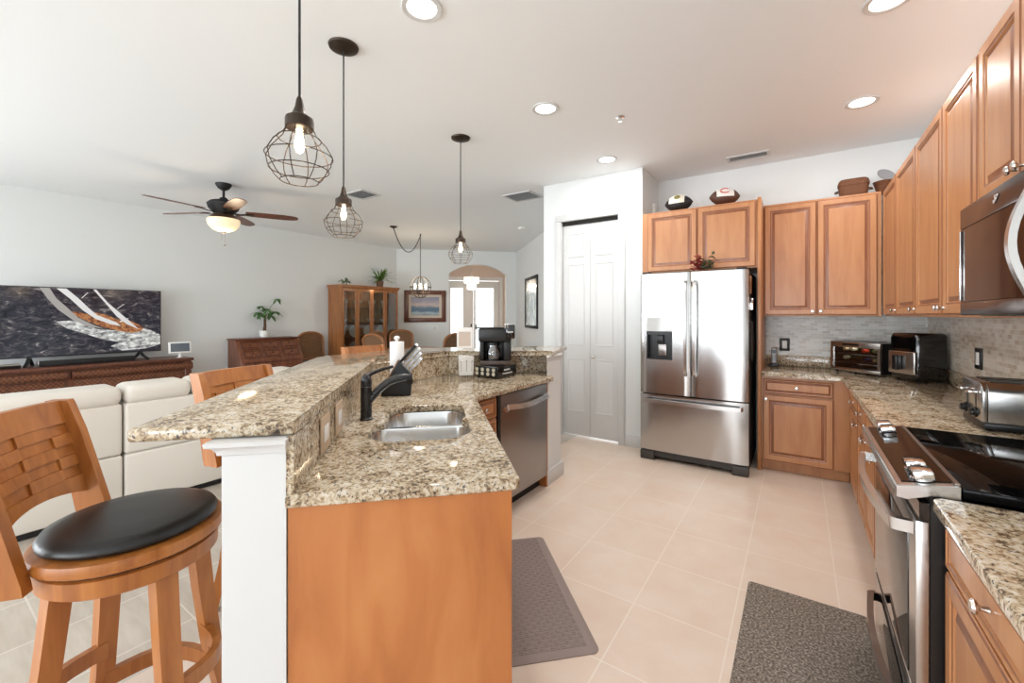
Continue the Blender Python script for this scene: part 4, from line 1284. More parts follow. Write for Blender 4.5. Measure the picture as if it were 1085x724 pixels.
def coffee():
    cx, cy = I(3.2, 0.5)
    # axis aligned with the kitchen: x runs back from cx, y away from the camera
    t = thing('pod_drawer', 'black coffee pod drawer under the coffee maker', 'drawer', (cx, cy, KZ + 0.0005))
    m = MB(); m.box(-0.225, 0.0, 0.012, 0.27, 0.008, 0.095, 0.004)
    for x in (-0.205, -0.02):
        for y in (0.03, 0.25): m.cyl((x, y, 0), (x, y, 0.009), 0.01, 8)
    obj('housing', m, M['blackg'], t)
    m = MB().box(-0.217, -0.012, 0.006, 0.0115, 0.018, 0.085)
    fr = obj('open_front', m, M['matt'], t)
    for k in range(4):
        for r in range(2):
            p = MB(); p.M = Matrix.Translation((-0.20 + k * 0.054, 0.0055, 0.036 + r * 0.032)) @ Matrix.Rotation(PI / 2, 4, 'X')
            p.lathe([(0.012, 0), (0.015, 0.003), (0.015, 0.005), (0, 0.0055)], 14)
            obj('pod', p, plain('pod_foil', srgb(206, 200, 180), 0.35), fr)
    # two rows of small white lettering on the side (too small to read in the photograph)
    l = MB()
    rn = random.Random(2)
    y = 0.09
    for k in range(5): l.box(0.0005, 0.0012, y + k * 0.017, y + k * 0.017 + 0.012, 0.058, 0.070)
    y = 0.07
    for k in range(9): l.box(0.0005, 0.0012, y + k * 0.015, y + k * 0.015 + 0.010, 0.032, 0.042)
    obj('lettering', l, M['white'], t)
    t = thing('coffee_maker', 'black drip coffee maker with a glass carafe', 'coffee maker', (cx - 0.125, cy + 0.150, KZ + 0.0965), math.radians(33.5))
    obj('base', MB().box(-0.118, 0.118, -0.105, 0.10, 0.0, 0.038, 0.006), plain('dark_steel', srgb(84, 74, 70), 0.3, 0.7), t)
    b = MB(); b.box(-0.125, 0.125, 0.022, 0.10, 0.0385, 0.187, 0.004); b.box(0.068, 0.125, -0.085, 0.0215, 0.0385, 0.187, 0.004); b.box(-0.125, -0.092, -0.07, 0.0215, 0.0385, 0.187, 0.004)
    obj('column', b, M['black'], t)
    hd = obj('head', MB().box(-0.132, 0.128, -0.105, 0.10, 0.1875, 0.292, 0.012, 3), M['black'], t)
    obj('lid', MB().box(-0.150, 0.07, -0.11, 0.098, 0.2925, 0.302, 0.003), M['blackg'], hd)
    cb = obj('control_box', MB().box(0.085, 0.158, -0.118, 0.02, 0.212, 0.322, 0.008), M['blackg'], t)
    obj('top_plate', MB().box(0.072, 0.150, -0.108, 0.012, 0.3225, 0.328, 0.001), M['chrome'], cb)
    l = MB()
    for k in range(3): l.box(0.102 + k * 0.014, 0.112 + k * 0.014, -0.1192, -0.1182, 0.262, 0.270)
    obj('lettering', l, M['white'], cb)
    C0 = (-0.012, -0.040)
    c = MB(); c.lathe([(0.050, 0.0395), (0.056, 0.050), (0.060, 0.08), (0.056, 0.115), (0.044, 0.140), (0.044, 0.158)], 28, (*C0, 0), False)
    c.poly([(C0[0] + 0.050 * math.cos(2 * PI * k / 28), C0[1] + 0.050 * math.sin(2 * PI * k / 28), 0.0395) for k in range(28)])
    c = obj('carafe', c, M['carafe'], t, 60)
    obj('collar', MB().lathe([(0.0, 0.1585), (0.047, 0.1585), (0.047, 0.176), (0, 0.176)], 24, (*C0, 0)), M['black'], c)
    h = MB(); h.tube([(0.030, -0.072, 0.150), (0.045, -0.105, 0.150), (0.048, -0.112, 0.13), (0.044, -0.105, 0.085), (0.035, -0.085, 0.07)], 1.0, sq=(0.006, 0.009))
    obj('handle', h, M['black'], c)
coffee()

def board():
    t = thing('photo_frame', 'small white frame standing on the bar behind the coffee maker', 'frame', (*I(3.80, 0.30), BZ + 0.0005), PI / 4)
    f = MB(); 
    f.box(-0.07, -0.052, 0, 0.015, 0, 0.19); f.box(0.052, 0.07, 0, 0.015, 0, 0.19); f.box(-0.052, 0.052, 0, 0.015, 0, 0.02); f.box(-0.052, 0.052, 0, 0.015, 0.15, 0.19)
    obj('frame', f, M['white'], t)
    obj('picture', MB().box(-0.0515, 0.0515, 0.004, 0.012, 0.0205, 0.1495), plain('pinkish_print', srgb(206, 190, 178), 0.6), t)
    obj('prop', MB().extr([(0.0155, 0.15), (0.0155, 0.14), (0.07, 0.0), (0.078, 0.0)], 'x', -0.02, 0.02), M['white'], t)
board()

# floor mats
def ribbed_mat():
    t = thing('anti_fatigue_mat', 'grey-brown cushioned kitchen mat lying along the island', 'mat', (*I(2.08, 0.455), 0.0005), PI / 4)
    x0, x1, y0, y1 = -0.205, 0.224, -0.46, 0.455
    m = MB(); rings = []
    for o_, z in ((0, 0.0), (0.0, 0.003), (0.022, 0.014), (0.028, 0.015)):
        rings.append([(p[0], p[1], z) for p in rrect(x0 + o_, x1 - o_, y0 + o_, y1 - o_, (0.03,) * 4, 4)])
    m.loft(rings, True, False); m.poly(rings[0][::-1])
    obj('border', m, M['ledge'], t)
    m = MB(); m.poly([(p[0], p[1], 0.0151) for p in rrect(x0 + 0.028, x1 - 0.028, y0 + 0.028, y1 - 0.028, (0.03,) * 4, 4)])
    # raised basket-weave ribs
    for i in range(17):
        for j in range(40):
            cx = x0 + 0.038 + i * 0.0222; cy = y0 + 0.038 + j * 0.0218
            if cx > x1 - 0.036 or cy > y1 - 0.036: continue
            if (i + j) % 2: a, b = 0.0095, 0.0034
            else: a, b = 0.0034, 0.0095
            for k in (-1, 1):
                dx, dy = (0, k * 0.0048) if (i + j) % 2 else (k * 0.0048, 0)
                m.box(cx + dx - a, cx + dx + a, cy + dy - b * 0.85, cy + dy + b * 0.85, 0.015, 0.0168)
    obj('weave_surface', m, M['ledge'], t)
ribbed_mat()
rg = MB(); rg.prism(rrect(-0.212, 0.262, 1.45, 2.485, (0.02,) * 4, 4), 0.0005, 0.010, 0.003, 2)
tag(obj('rug', rg, M['rug']), 'mottled grey-brown rug on the tiles in front of the range', 'rug')

# ================================================================== BAR STOOLS
def stool(label, loc, rotz, wood_m):
    t = thing('bar_stool', label, 'bar stool', loc, rotz, 'swivel bar stools along the island')
    # front towards local -y
    cu = MB(); cu.lathe([(0.0, 0.742), (0.192, 0.742), (0.204, 0.750), (0.206, 0.760), (0.198, 0.772), (0.17, 0.781), (0.10, 0.787), (0.0, 0.789)], 48)
    obj('seat_cushion', cu, M['leather'], t, 60)
    rg = MB(); rg.lathe([(0.0, 0.700), (0.208, 0.700), (0.221, 0.708), (0.225, 0.722), (0.221, 0.738), (0.209, 0.7415), (0, 0.7415)], 48)
    obj('seat_ring', rg, wood_m, t)
    ap = MB(); ap.lathe([(0.0, 0.640), (0.198, 0.640), (0.206, 0.646), (0.208, 0.690), (0.201, 0.6935), (0.0, 0.6935)], 48)
    obj('apron', ap, wood_m, t)
    obj('swivel_plate', MB().lathe([(0, 0.694), (0.20, 0.694), (0.20, 0.6995), (0, 0.6995)], 32), M['matt'], t)
    A = [PI / 4 + k * PI / 2 for k in range(4)]
    tops, bots = [], []
    for a in A:
        d = Vector((math.cos(a), math.sin(a), 0))
        l = MB()
        pts = [d * 0.165 + Vector((0, 0, 0.6395)), d * 0.185 + Vector((0, 0, 0.45)), d * 0.215 + Vector((0, 0, 0.22)), d * 0.262 + Vector((0, 0, 0.0))]
        rings = []
        for p, q in zip(pts, (1.0, 0.95, 0.9, 0.85)):
            tx = Vector((-d.y, d.x, 0))
            hw, hd = 0.027 * q, 0.024 * q
            rings.append([p + d * hd + tx * hw, p - d * hd + tx * hw, p - d * hd - tx * hw, p + d * hd - tx * hw])
        l.loft(rings[::-1])
        obj('leg', l, wood_m, t, 20)
        ln = obj  # legs stay separate meshes
    # curved foot rests between the legs
    for k in range(4):
        z = 0.30 if k % 2 == 0 else 0.19
        a0, a1 = A[k], A[k] + PI / 2
        r = 0.188 if z > 0.25 else 0.205
        pts = []
        for j in range(9):
            q = j / 8
            p = Vector((math.cos(a0), math.sin(a0), 0)) * (1 - q) * r + Vector((math.cos(a1), math.sin(a1), 0)) * q * r
            m_ = (a0 + a1) / 2
            p += Vector((math.cos(m_), math.sin(m_), 0)) * 0.075 * math.sin(PI * q)
            pts.append((p.x, p.y, z))
        s = MB(); s.tube(pts, 1.0, sq=(0.011, 0.024))
        obj('foot_rest', s, wood_m, t, 50)
    # back: two posts from the seat sides, leaning outwards
    def yb(z): return 0.178 + (z - 0.68) * 0.22 + max(z - 0.9, 0) ** 2 * 0.3
    for s in (-1, 1):
        rings = []
        for z, q in ((0.675, 1.0), (0.70, 1.05), (0.85, 0.9), (1.0, 0.8), (1.09, 0.72), (1.10, 0.66)):
            y = yb(z); x = s * 0.186
            hw = 0.017
            hd = 0.040 * q
            rings.append([(x - hw, y - hd, z), (x + hw, y - hd, z), (x + hw, y + hd, z), (x - hw, y + hd, z)])
        p = MB(); p.loft(rings)
        obj('back_post', p, wood_m, t, 30)
    def bow(x): return 0.028 * (1 - (x / 0.18) ** 2)
    def rail(z0, z1, th, arch=0.0, off=0.0):
        m = MB(); rings = []
        for k in range(13):
            x = -0.1685 + 0.337 * k / 12
            zz0 = z0 + arch * (1 - (x / 0.18) ** 2)
            y0, y1 = yb(zz0) + bow(x) + off, yb(z1) + bow(x) + off
            rings.append([(x, y0 - th, zz0), (x, y0 + th, zz0), (x, y1 + th, z1), (x, y1 - th, z1)])
        m.loft(rings)
        return m
    obj('top_rail', rail(1.030, 1.100, 0.011), wood_m, t, 30)
    obj('lower_rail', rail(0.800, 0.860, 0.010, 0.030), wood_m, t, 30)
    wv = MB()
    rows = 5
    for r in range(rows):
        z0 = 0.8605 + r * 0.0338
        for c in range(3):
            xa = -0.1684 + 0.1122667 * c
            for half in (0, 1):
                x0 = xa + 0.0561 * half; x1 = x0 + 0.0561
                o = 0.0035 * (1 if ((c * 2 + half + 1) // 2 + r) % 2 else -1)
                ring = []
                for k in range(4):
                    x = x0 + (x1 - x0) * k / 3
                    y = yb(z0) + bow(x) + o; y1 = yb(z0 + 0.033) + bow(x) + o
                    ring.append([(x, y - 0.005, z0), (x, y + 0.005, z0), (x, y1 + 0.005, z0 + 0.033), (x, y1 - 0.005, z0 + 0.033)])
                wv.loft(ring)
    obj('woven_back', wv, wood_m, t, 30)
    return t
st = stool('bar stool with a black round seat, nearest the camera by the bar end', (-1.661, 0.419, 0.0005), math.radians(142.0), M['stool'])
s2 = copy_tree(st, (*I(2.27, -0.745), 0.0005), math.radians(107), 'bar stool half hidden behind the middle of the bar and its white post')
s3 = copy_tree(st, (-2.92, 2.36, 0.0005), math.radians(88), 'bar stool at the far bend of the bar, only its top rail showing')

# ================================================================== CEILING THINGS
def recessed(i, x, y, lab):
    t = thing('recessed_light', lab, 'ceiling light', (x, y, CH), 0, 'recessed ceiling lights')
    r = MB(); r.lathe([(0.072, -0.0005), (0.074, -0.006), (0.098, -0.008), (0.102, -0.0005)], 32, cap=False)
    obj('trim_ring', r, M['trim'], t)
    obj('lens', MB().lathe([(0.0, -0.0025), (0.0715, -0.0025), (0.0715, -0.001), (0, -0.001)], 32), M['rec'], t)
    l = area('recessed_lamp', (x, y, CH - 0.012), (0, 0, 0), 0.14, 0.14, 9, (1, 0.975, 0.94), 'DISK')
for i, (x, y, lab) in enumerate(((-1.545, 1.484, 'recessed light in the ceiling nearest the island sink'), (-1.545, 2.721, 'recessed light in the ceiling above the walkway, middle of its row'),
                                 (-1.553, 3.949, 'recessed light in front of the pantry door'), (0.374, 3.905, 'recessed light in the corner over the far worktop'), (0.36, 2.714, 'recessed light above the range, cut by the top edge'))):
    recessed(i, x, y, lab)

def vent(name, lab, x, y, w, d, rotz, n, mat):
    t = thing(name, lab, 'vent', (x, y, CH), rotz)
    f = MB()
    f.box(-w / 2, w / 2, -d / 2, -d / 2 + 0.025, -0.010, -0.0005); f.box(-w / 2, w / 2, d / 2 - 0.025, d / 2, -0.010, -0.0005)
    f.box(-w / 2, -w / 2 + 0.025, -d / 2 + 0.025, d / 2 - 0.025, -0.010, -0.0005); f.box(w / 2 - 0.025, w / 2, -d / 2 + 0.025, d / 2 - 0.025, -0.010, -0.0005)
    obj('frame', f, M['trim'], t)
    obj('duct', MB().box(-w / 2 + 0.0255, w / 2 - 0.0255, -d / 2 + 0.0255, d / 2 - 0.0255, -0.002, -0.0006), M['matt'], t)
    s = MB()
    for k in range(n):
        y_ = -d / 2 + 0.03 + (d - 0.06) * (k + 0.5) / n
        s.M = Matrix.Translation((0, y_, -0.006)) @ Matrix.Rotation(0.6, 4, 'X')
        s.box(-w / 2 + 0.026, w / 2 - 0.026, -0.008, 0.008, -0.0008, 0.0008)
    obj('louvres', s, mat, t)
gl = plain('vent_grey', srgb(190, 190, 188), 0.5)
vent('ceiling_vent', 'narrow slotted air vent in the ceiling above the wall cabinets', -0.40, 4.62, 0.36, 0.16, 0, 5, gl)
vent('ceiling_vent', 'square air vent in the ceiling between the pendants and the fan', -4.557, 3.36, 0.36, 0.30, 0, 8, M['trim'])
vent('ceiling_vent', 'large square air vent in the ceiling beside the pantry', -2.926, 4.567, 0.42, 0.36, 0, 9, M['trim'])
m = MB(); m.lathe([(0.034, -0.0005), (0.034, -0.004), (0.012, -0.010), (0.010, -0.032), (0.018, -0.034), (0.018, -0.037), (0, -0.038)], 20)
o = obj('sprinkler_head', m, M['chrome']); o.location = (-1.136, 3.16, CH); tag(o, 'small fire sprinkler head in the kitchen ceiling', 'sprinkler')
m = MB(); m.lathe([(0.068, -0.0005), (0.070, -0.02), (0.06, -0.035), (0.02, -0.040), (0, -0.040)], 28)
o = obj('smoke_detector', m, M['white']); o.location = (-3.978, 6.179, CH); tag(o, 'round white smoke detector on the hall ceiling', 'smoke detector')

def pendant(lab, x, y):
    t = thing('pendant_light', lab, 'pendant lamp', (x, y, 1.82), 0, 'wire cage pendants over the bar')
    top = CH - 1.82
    obj('canopy', MB().lathe([(0.0, top - 0.028), (0.03, top - 0.028), (0.078, top - 0.012), (0.082, top - 0.0005), (0, top - 0.0005)], 28), M['oil'], t)
    obj('cord', MB().cyl((0, 0, 0.285), (0, 0, top - 0.027), 0.0042, 8), M['matt'], t)
    s = MB(); s.lathe([(0.005, 0.286), (0.010, 0.275), (0.014, 0.250), (0.022, 0.228), (0.034, 0.215), (0.042, 0.212), (0.044, 0.205), (0.044, 0.178), (0.040, 0.175), (0.0, 0.175)], 24)
    obj('socket', s, M['oil'], t)
    cg = MB()
    prof = [(0.041, 0.180), (0.052, 0.155), (0.085, 0.120), (0.104, 0.085), (0.098, 0.055), (0.078, 0.022), (0.058, 0.002)]
    for k in range(8):
        a = 2 * PI * k / 8
        off = 0.0
        cg.tube([(r * math.cos(a + off), r * math.sin(a + off), z) for r, z in prof], 0.0018, 6)
    for r, z in ((0.066, 0.142), (0.103, 0.085), (0.091, 0.040), (0.058, 0.002)):
        cg.tube([(r * math.cos(2 * PI * j / 32), r * math.sin(2 * PI * j / 32), z) for j in range(32)], 0.0018, 6, closed=True)
    obj('wire_cage', cg, M['oil'], t)
    b = MB(); b.lathe([(0.010, 0.174), (0.010, 0.155), (0.014, 0.138), (0.016, 0.118), (0.010, 0.100), (0.0, 0.094)], 16)
    obj('bulb', b, M['bulb'], t)
    d = bpy.data.lights.new('pendant_lamp', 'POINT'); d.energy = 2.5; d.color = (1, 0.8, 0.55); d.shadow_soft_size = 0.03; d.specular_factor = 0.0
    lo = bpy.data.objects.new('pendant_lamp', d); lo.location = (x, y, 1.87); C.objects.link(lo)
    return t
pendant('wire cage pendant lamp closest to the camera, over the bar end', *I(1.52, -0.43))
pendant('wire cage pendant lamp in the middle of the three over the bar', *I(2.534, -0.485))
pendant('wire cage pendant lamp farthest along the bar, toward the entry', -2.404, 2.761)

def fan():
    fx, fy_ = -5.532, 2.189
    t = thing('ceiling_fan', 'five-blade ceiling fan with a lit glass bowl over the sofa', 'ceiling fan', (fx, fy_, 0))
    obj('canopy', MB().lathe([(0.0, CH - 0.075), (0.025, CH - 0.075), (0.055, CH - 0.055), (0.078, CH - 0.02), (0.082, CH - 0.0005), (0, CH - 0.0005)], 28), M['matt'], t)
    obj('downrod', MB().cyl((0, 0, 2.74), (0, 0, CH - 0.076), 0.013, 12), M['matt'], t)
    obj('motor', MB().lathe([(0.0, 2.742), (0.03, 2.74), (0.05, 2.715), (0.135, 2.690), (0.165, 2.66), (0.150, 2.61), (0.11, 2.565), (0.09, 2.545), (0.0, 2.545)], 32), M['matt'], t)
    obj('light_collar', MB().lathe([(0.0, 2.544), (0.10, 2.544), (0.125, 2.52), (0.150, 2.488), (0.0, 2.488)], 32), plain('copper_dark', srgb(110, 84, 64), 0.35, 0.7), t)
    obj('glass_bowl', MB().lathe([(0.16, 2.487), (0.165, 2.47), (0.155, 2.42), (0.115, 2.370), (0.05, 2.345), (0.0, 2.340)], 32), M['bowl'], t)
    obj('finial', MB().lathe([(0.03, 2.340), (0.028, 2.332), (0.010, 2.325), (0, 2.322)], 16), M['matt'], t)
    c = MB(); c.cyl((0.005, 0.01, 2.20), (0.005, 0.01, 2.325), 0.0012, 5); c.cyl((-0.02, -0.01, 2.25), (-0.02, -0.01, 2.33), 0.0012, 5); c.ball((0.005, 0.01, 2.19), 0.009, n=10, m=8)
    obj('pull_chain', c, M['oil'], t)
    for k in range(5):
        a = math.radians(-81.5 + 72 * k)
        b = MB(); b.M = Matrix.Rotation(a, 4, 'Z') @ Matrix.Rotation(math.radians(-10), 4, 'X')
        out = []
        for q, hw in ((0.22, 0.055), (0.30, 0.066), (0.45, 0.072), (0.62, 0.072), (0.72, 0.060), (0.765, 0.035)): out.append((q, hw))
        poly = [(q, hw) for q, hw in out] + [(0.775, 0)] + [(q, -hw) for q, hw in out[::-1]]
        b.M = Matrix.Translation((0, 0, 2.575)) @ b.M
        b.prism(poly, -0.004, 0.004)
        bo = obj('blade', b, M['dark'], t)
        i = MB(); i.M = Matrix.Translation((0, 0, 2.567)) @ Matrix.Rotation(a, 4, 'Z') @ Matrix.Rotation(math.radians(-10), 4, 'X')
        i.tube([(0.10, 0, -0.004), (0.16, 0, -0.012), (0.24, 0, -0.0005), (0.30, 0, -0.0005)], 1.0, sq=(0.018, 0.004))
        obj('blade_iron', i, M['oil'], bo)
    d = bpy.data.lights.new('fan_lamp', 'POINT'); d.energy = 8; d.color = (1, 0.8, 0.55); d.shadow_soft_size = 0.1
    lo = bpy.data.objects.new('fan_lamp', d); lo.location = (fx, fy_, 2.27); C.objects.link(lo)
fan()

def orb():
    cx, cy = -5.88, 5.612
    t = thing('orb_chandelier', 'dark metal orb chandelier hanging above the dining chairs', 'chandelier', (cx, cy, 1.90))
    m = MB()
    for k in range(3):
        a = PI * k / 3
        m.tube([(0.2 * math.cos(2 * PI * j / 36) * math.cos(a), 0.2 * math.cos(2 * PI * j / 36) * math.sin(a), 0.2 * math.sin(2 * PI * j / 36)) for j in range(36)], 0.006, 6, closed=True)
    m.tube([(0.2 * math.cos(2 * PI * j / 36), 0.2 * math.sin(2 * PI * j / 36), 0) for j in range(36)], 0.006, 6, closed=True)
    obj('orb_frame', m, M['oil'], t)
    m = MB(); m.cyl((0, 0, -0.14), (0, 0, 0.22), 0.008, 8)
    for k in range(4):
        a = PI / 4 + PI / 2 * k
        m.tube([(0, 0, -0.10), (0.06 * math.cos(a), 0.06 * math.sin(a), -0.13), (0.10 * math.cos(a), 0.10 * math.sin(a), -0.10), (0.10 * math.cos(a), 0.10 * math.sin(a), -0.04)], 0.006, 6)
    obj('candle_arms', m, M['oil'], t)
    for k in range(4):
        a = PI / 4 + PI / 2 * k
        obj('bulb', MB().lathe([(0.012, -0.038), (0.02, 0.0), (0.022, 0.025), (0.012, 0.055), (0, 0.065)], 12, (0.10 * math.cos(a), 0.10 * math.sin(a), 0)), M['bulb'], t)
    m = MB(); m.cyl((0, 0, 0.22), (0, 0, CH - 1.90 - 0.03), 0.006, 8)
    sx, sy = -5.762 - cx, 4.875 - cy
    pts = [(sx * q, sy * q, CH - 1.90 - 0.03 - 0.36 * (1 - (2 * q - 1) ** 2) * 1.0) for q in [k / 14 for k in range(15)]]
    m.tube(pts, 0.008, 6)
    obj('swag_chain', m, M['oil'], t)
    m = MB(); m.lathe([(0.0, -0.03), (0.02, -0.03), (0.06, -0.012), (0.065, -0.0005), (0, -0.0005)], 20, (sx, sy, CH - 1.90))
    obj('ceiling_canopy', m, M['oil'], t)
    obj('hook', MB().cyl((0, 0, CH - 1.90 - 0.035), (0, 0, CH - 1.90 - 0.0005), 0.012, 8), M['oil'], t)
    d = bpy.data.lights.new('orb_lamp', 'POINT'); d.energy = 14; d.color = (1, 0.82, 0.6); d.shadow_soft_size = 0.08
    lo = bpy.data.objects.new('orb_lamp', d); lo.location = (cx, cy, 1.98); C.objects.link(lo)
orb()

def crystal():
    cx, cy = I(11.6, 1.10)
    t = thing('crystal_chandelier', 'two-tier crystal chandelier in the entry beyond the arch', 'chandelier', (cx, cy, 2.05))
    obj('chain', MB().cyl((0, 0, 0.37), (0, 0, CH - 2.05 - 0.001), 0.006, 6), M['chrome'], t)
    for r, z0, z1, n in ((0.20, 0.20, 0.36, 18), (0.12, 0.03, 0.19, 12)):
        f = MB(); f.lathe([(r - 0.01, z1), (r + 0.008, z1), (r + 0.008, z1 + 0.012), (r - 0.01, z1 + 0.012), (r - 0.01, z1)], 28, cap=False)
        obj('ring', f, M['chrome'], t)
        c = MB()
        for k in range(n):
            a = 2 * PI * k / n
            c.M = Matrix.Rotation(a, 4, 'Z')
            c.box(r - 0.006, r + 0.006, -0.024, 0.024, z0, z1 - 0.001, 0.003, 1)
        obj('crystal_fringe', c, M['crystal'], t)
    m = MB()
    for k in range(4): m.tube([(0, 0, 0.37), (0.19 * math.cos(k * PI / 2), 0.19 * math.sin(k * PI / 2), 0.366)], 0.004, 6)
    m.cyl((0, 0, 0.19), (0, 0, 0.37), 0.005, 6)
    for k in range(2): m.cyl((-0.12 * math.cos(k * PI / 2), -0.12 * math.sin(k * PI / 2), 0.196), (0.12 * math.cos(k * PI / 2), 0.12 * math.sin(k * PI / 2), 0.196), 0.004, 6)
    obj('spokes', m, M['chrome'], t)
    d = bpy.data.lights.new('crystal_lamp', 'POINT'); d.energy = 55; d.color = (1, 0.90, 0.78); d.shadow_soft_size = 0.1
    lo = bpy.data.objects.new('crystal_lamp', d); lo.location = (cx, cy, 2.17); C.objects.link(lo)
crystal()

# ================================================================== LIVING ROOM
def sofa():
    t = thing('sofa', 'cream leather reclining sofa seen from behind', 'sofa', (-3.88, 0, 0))
    secs = [(-0.62, 0.165), (0.175, 0.915), (0.925, 2.18)]
    obj('under_shade', MB().box(-0.86, -0.03, -0.60, 2.16, 0.004, 0.05), M['matt'], t)  # black box standing in for the shadow under the sofa
    for k, (y0, y1) in enumerate(secs):
        m = MB(); m.pillow(-0.16, 0.0, y0, y1, 0.045, 0.40, 0.015, 3)
        obj('lower_back', m, M['sofa'], t)
        m = MB(); m.pillow(-0.20, -0.002, y0, y1, 0.402, 0.76, 0.025, 4)
        obj('back_panel', m, M['sofa'], t)
        m = MB(); m.pillow(-0.95, -0.17, y0 + 0.003, y1 - 0.003, 0.10, 0.30, 0.03, 3)
        obj('seat_base', m, M['sofa'], t)
        m = MB(); m.pillow(-0.93, -0.23, y0 + 0.003, y1 - 0.003, 0.302, 0.47, 0.06, 5)
        obj('seat_cushion', m, M['sofa'], t)
    for y0, y1 in ((-0.62, 0.165), (0.175, 0.915), (0.925, 1.32), (1.322, 1.79), (1.80, 2.18)):
        m = MB(); m.pillow(-0.30, 0.012, y0, y1, 0.745, 0.882, 0.055, 5)
        obj('head_cushion', m, M['sofa'], t)
    m = MB(); m.pillow(-0.92, -0.17, 2.185, 2.36, 0.02, 0.62, 0.05, 4)
    obj('arm', m, M['sofa'], t)
sofa()

def console():
    t = thing('tv_console', 'long dark wood console with woven drawer fronts under the television', 'console', (LX + 0.02, 0.95, 0), PI / 2)   # local x = +y world, -y = into the room
    x0, x1 = -1.0, 1.48
    obj('body', MB().box(x0 + 0.03, x1 - 0.04, -0.50, 0, 0.08, 0.735), M['dark'], t)
    obj('top', MB().box(x0, x1, -0.55, 0, 0.7355, 0.775, 0.010, 3), M['dark'], t)
    f = MB()
    for x in (x0 + 0.06, x1 - 0.08): 
        for y in (-0.47, -0.05): f.box(x - 0.04, x + 0.04, y - 0.03, y + 0.03, 0.001, 0.08)
    obj('foot', f, M['dark'], t)
    for k in range(2):
        a = x0 + 0.06 + k * 1.23; b = a + 1.15
        m = MB(); m.tube([(a, -0.515, 0.665), (b, -0.515, 0.665)], 0.045, 16)
        obj('woven_roll', m, M['wicker'], t)
        for x in (a - 0.012, b + 0.012):
            obj('roll_ring', MB().cyl((x - 0.012, -0.515, 0.665), (x + 0.012, -0.515, 0.665), 0.052, 16), M['dark'], t)
        m = MB().box(a, b, -0.512, -0.5005, 0.12, 0.60, 0.004)
        obj('door', m, M['wicker'], t)
    m = MB(); m.box(x1 - 0.10, x1 - 0.02, -0.53, -0.4995, 0.10, 0.735, 0.012, 3)
    obj('corner_post', m, M['dark'], t)
console()

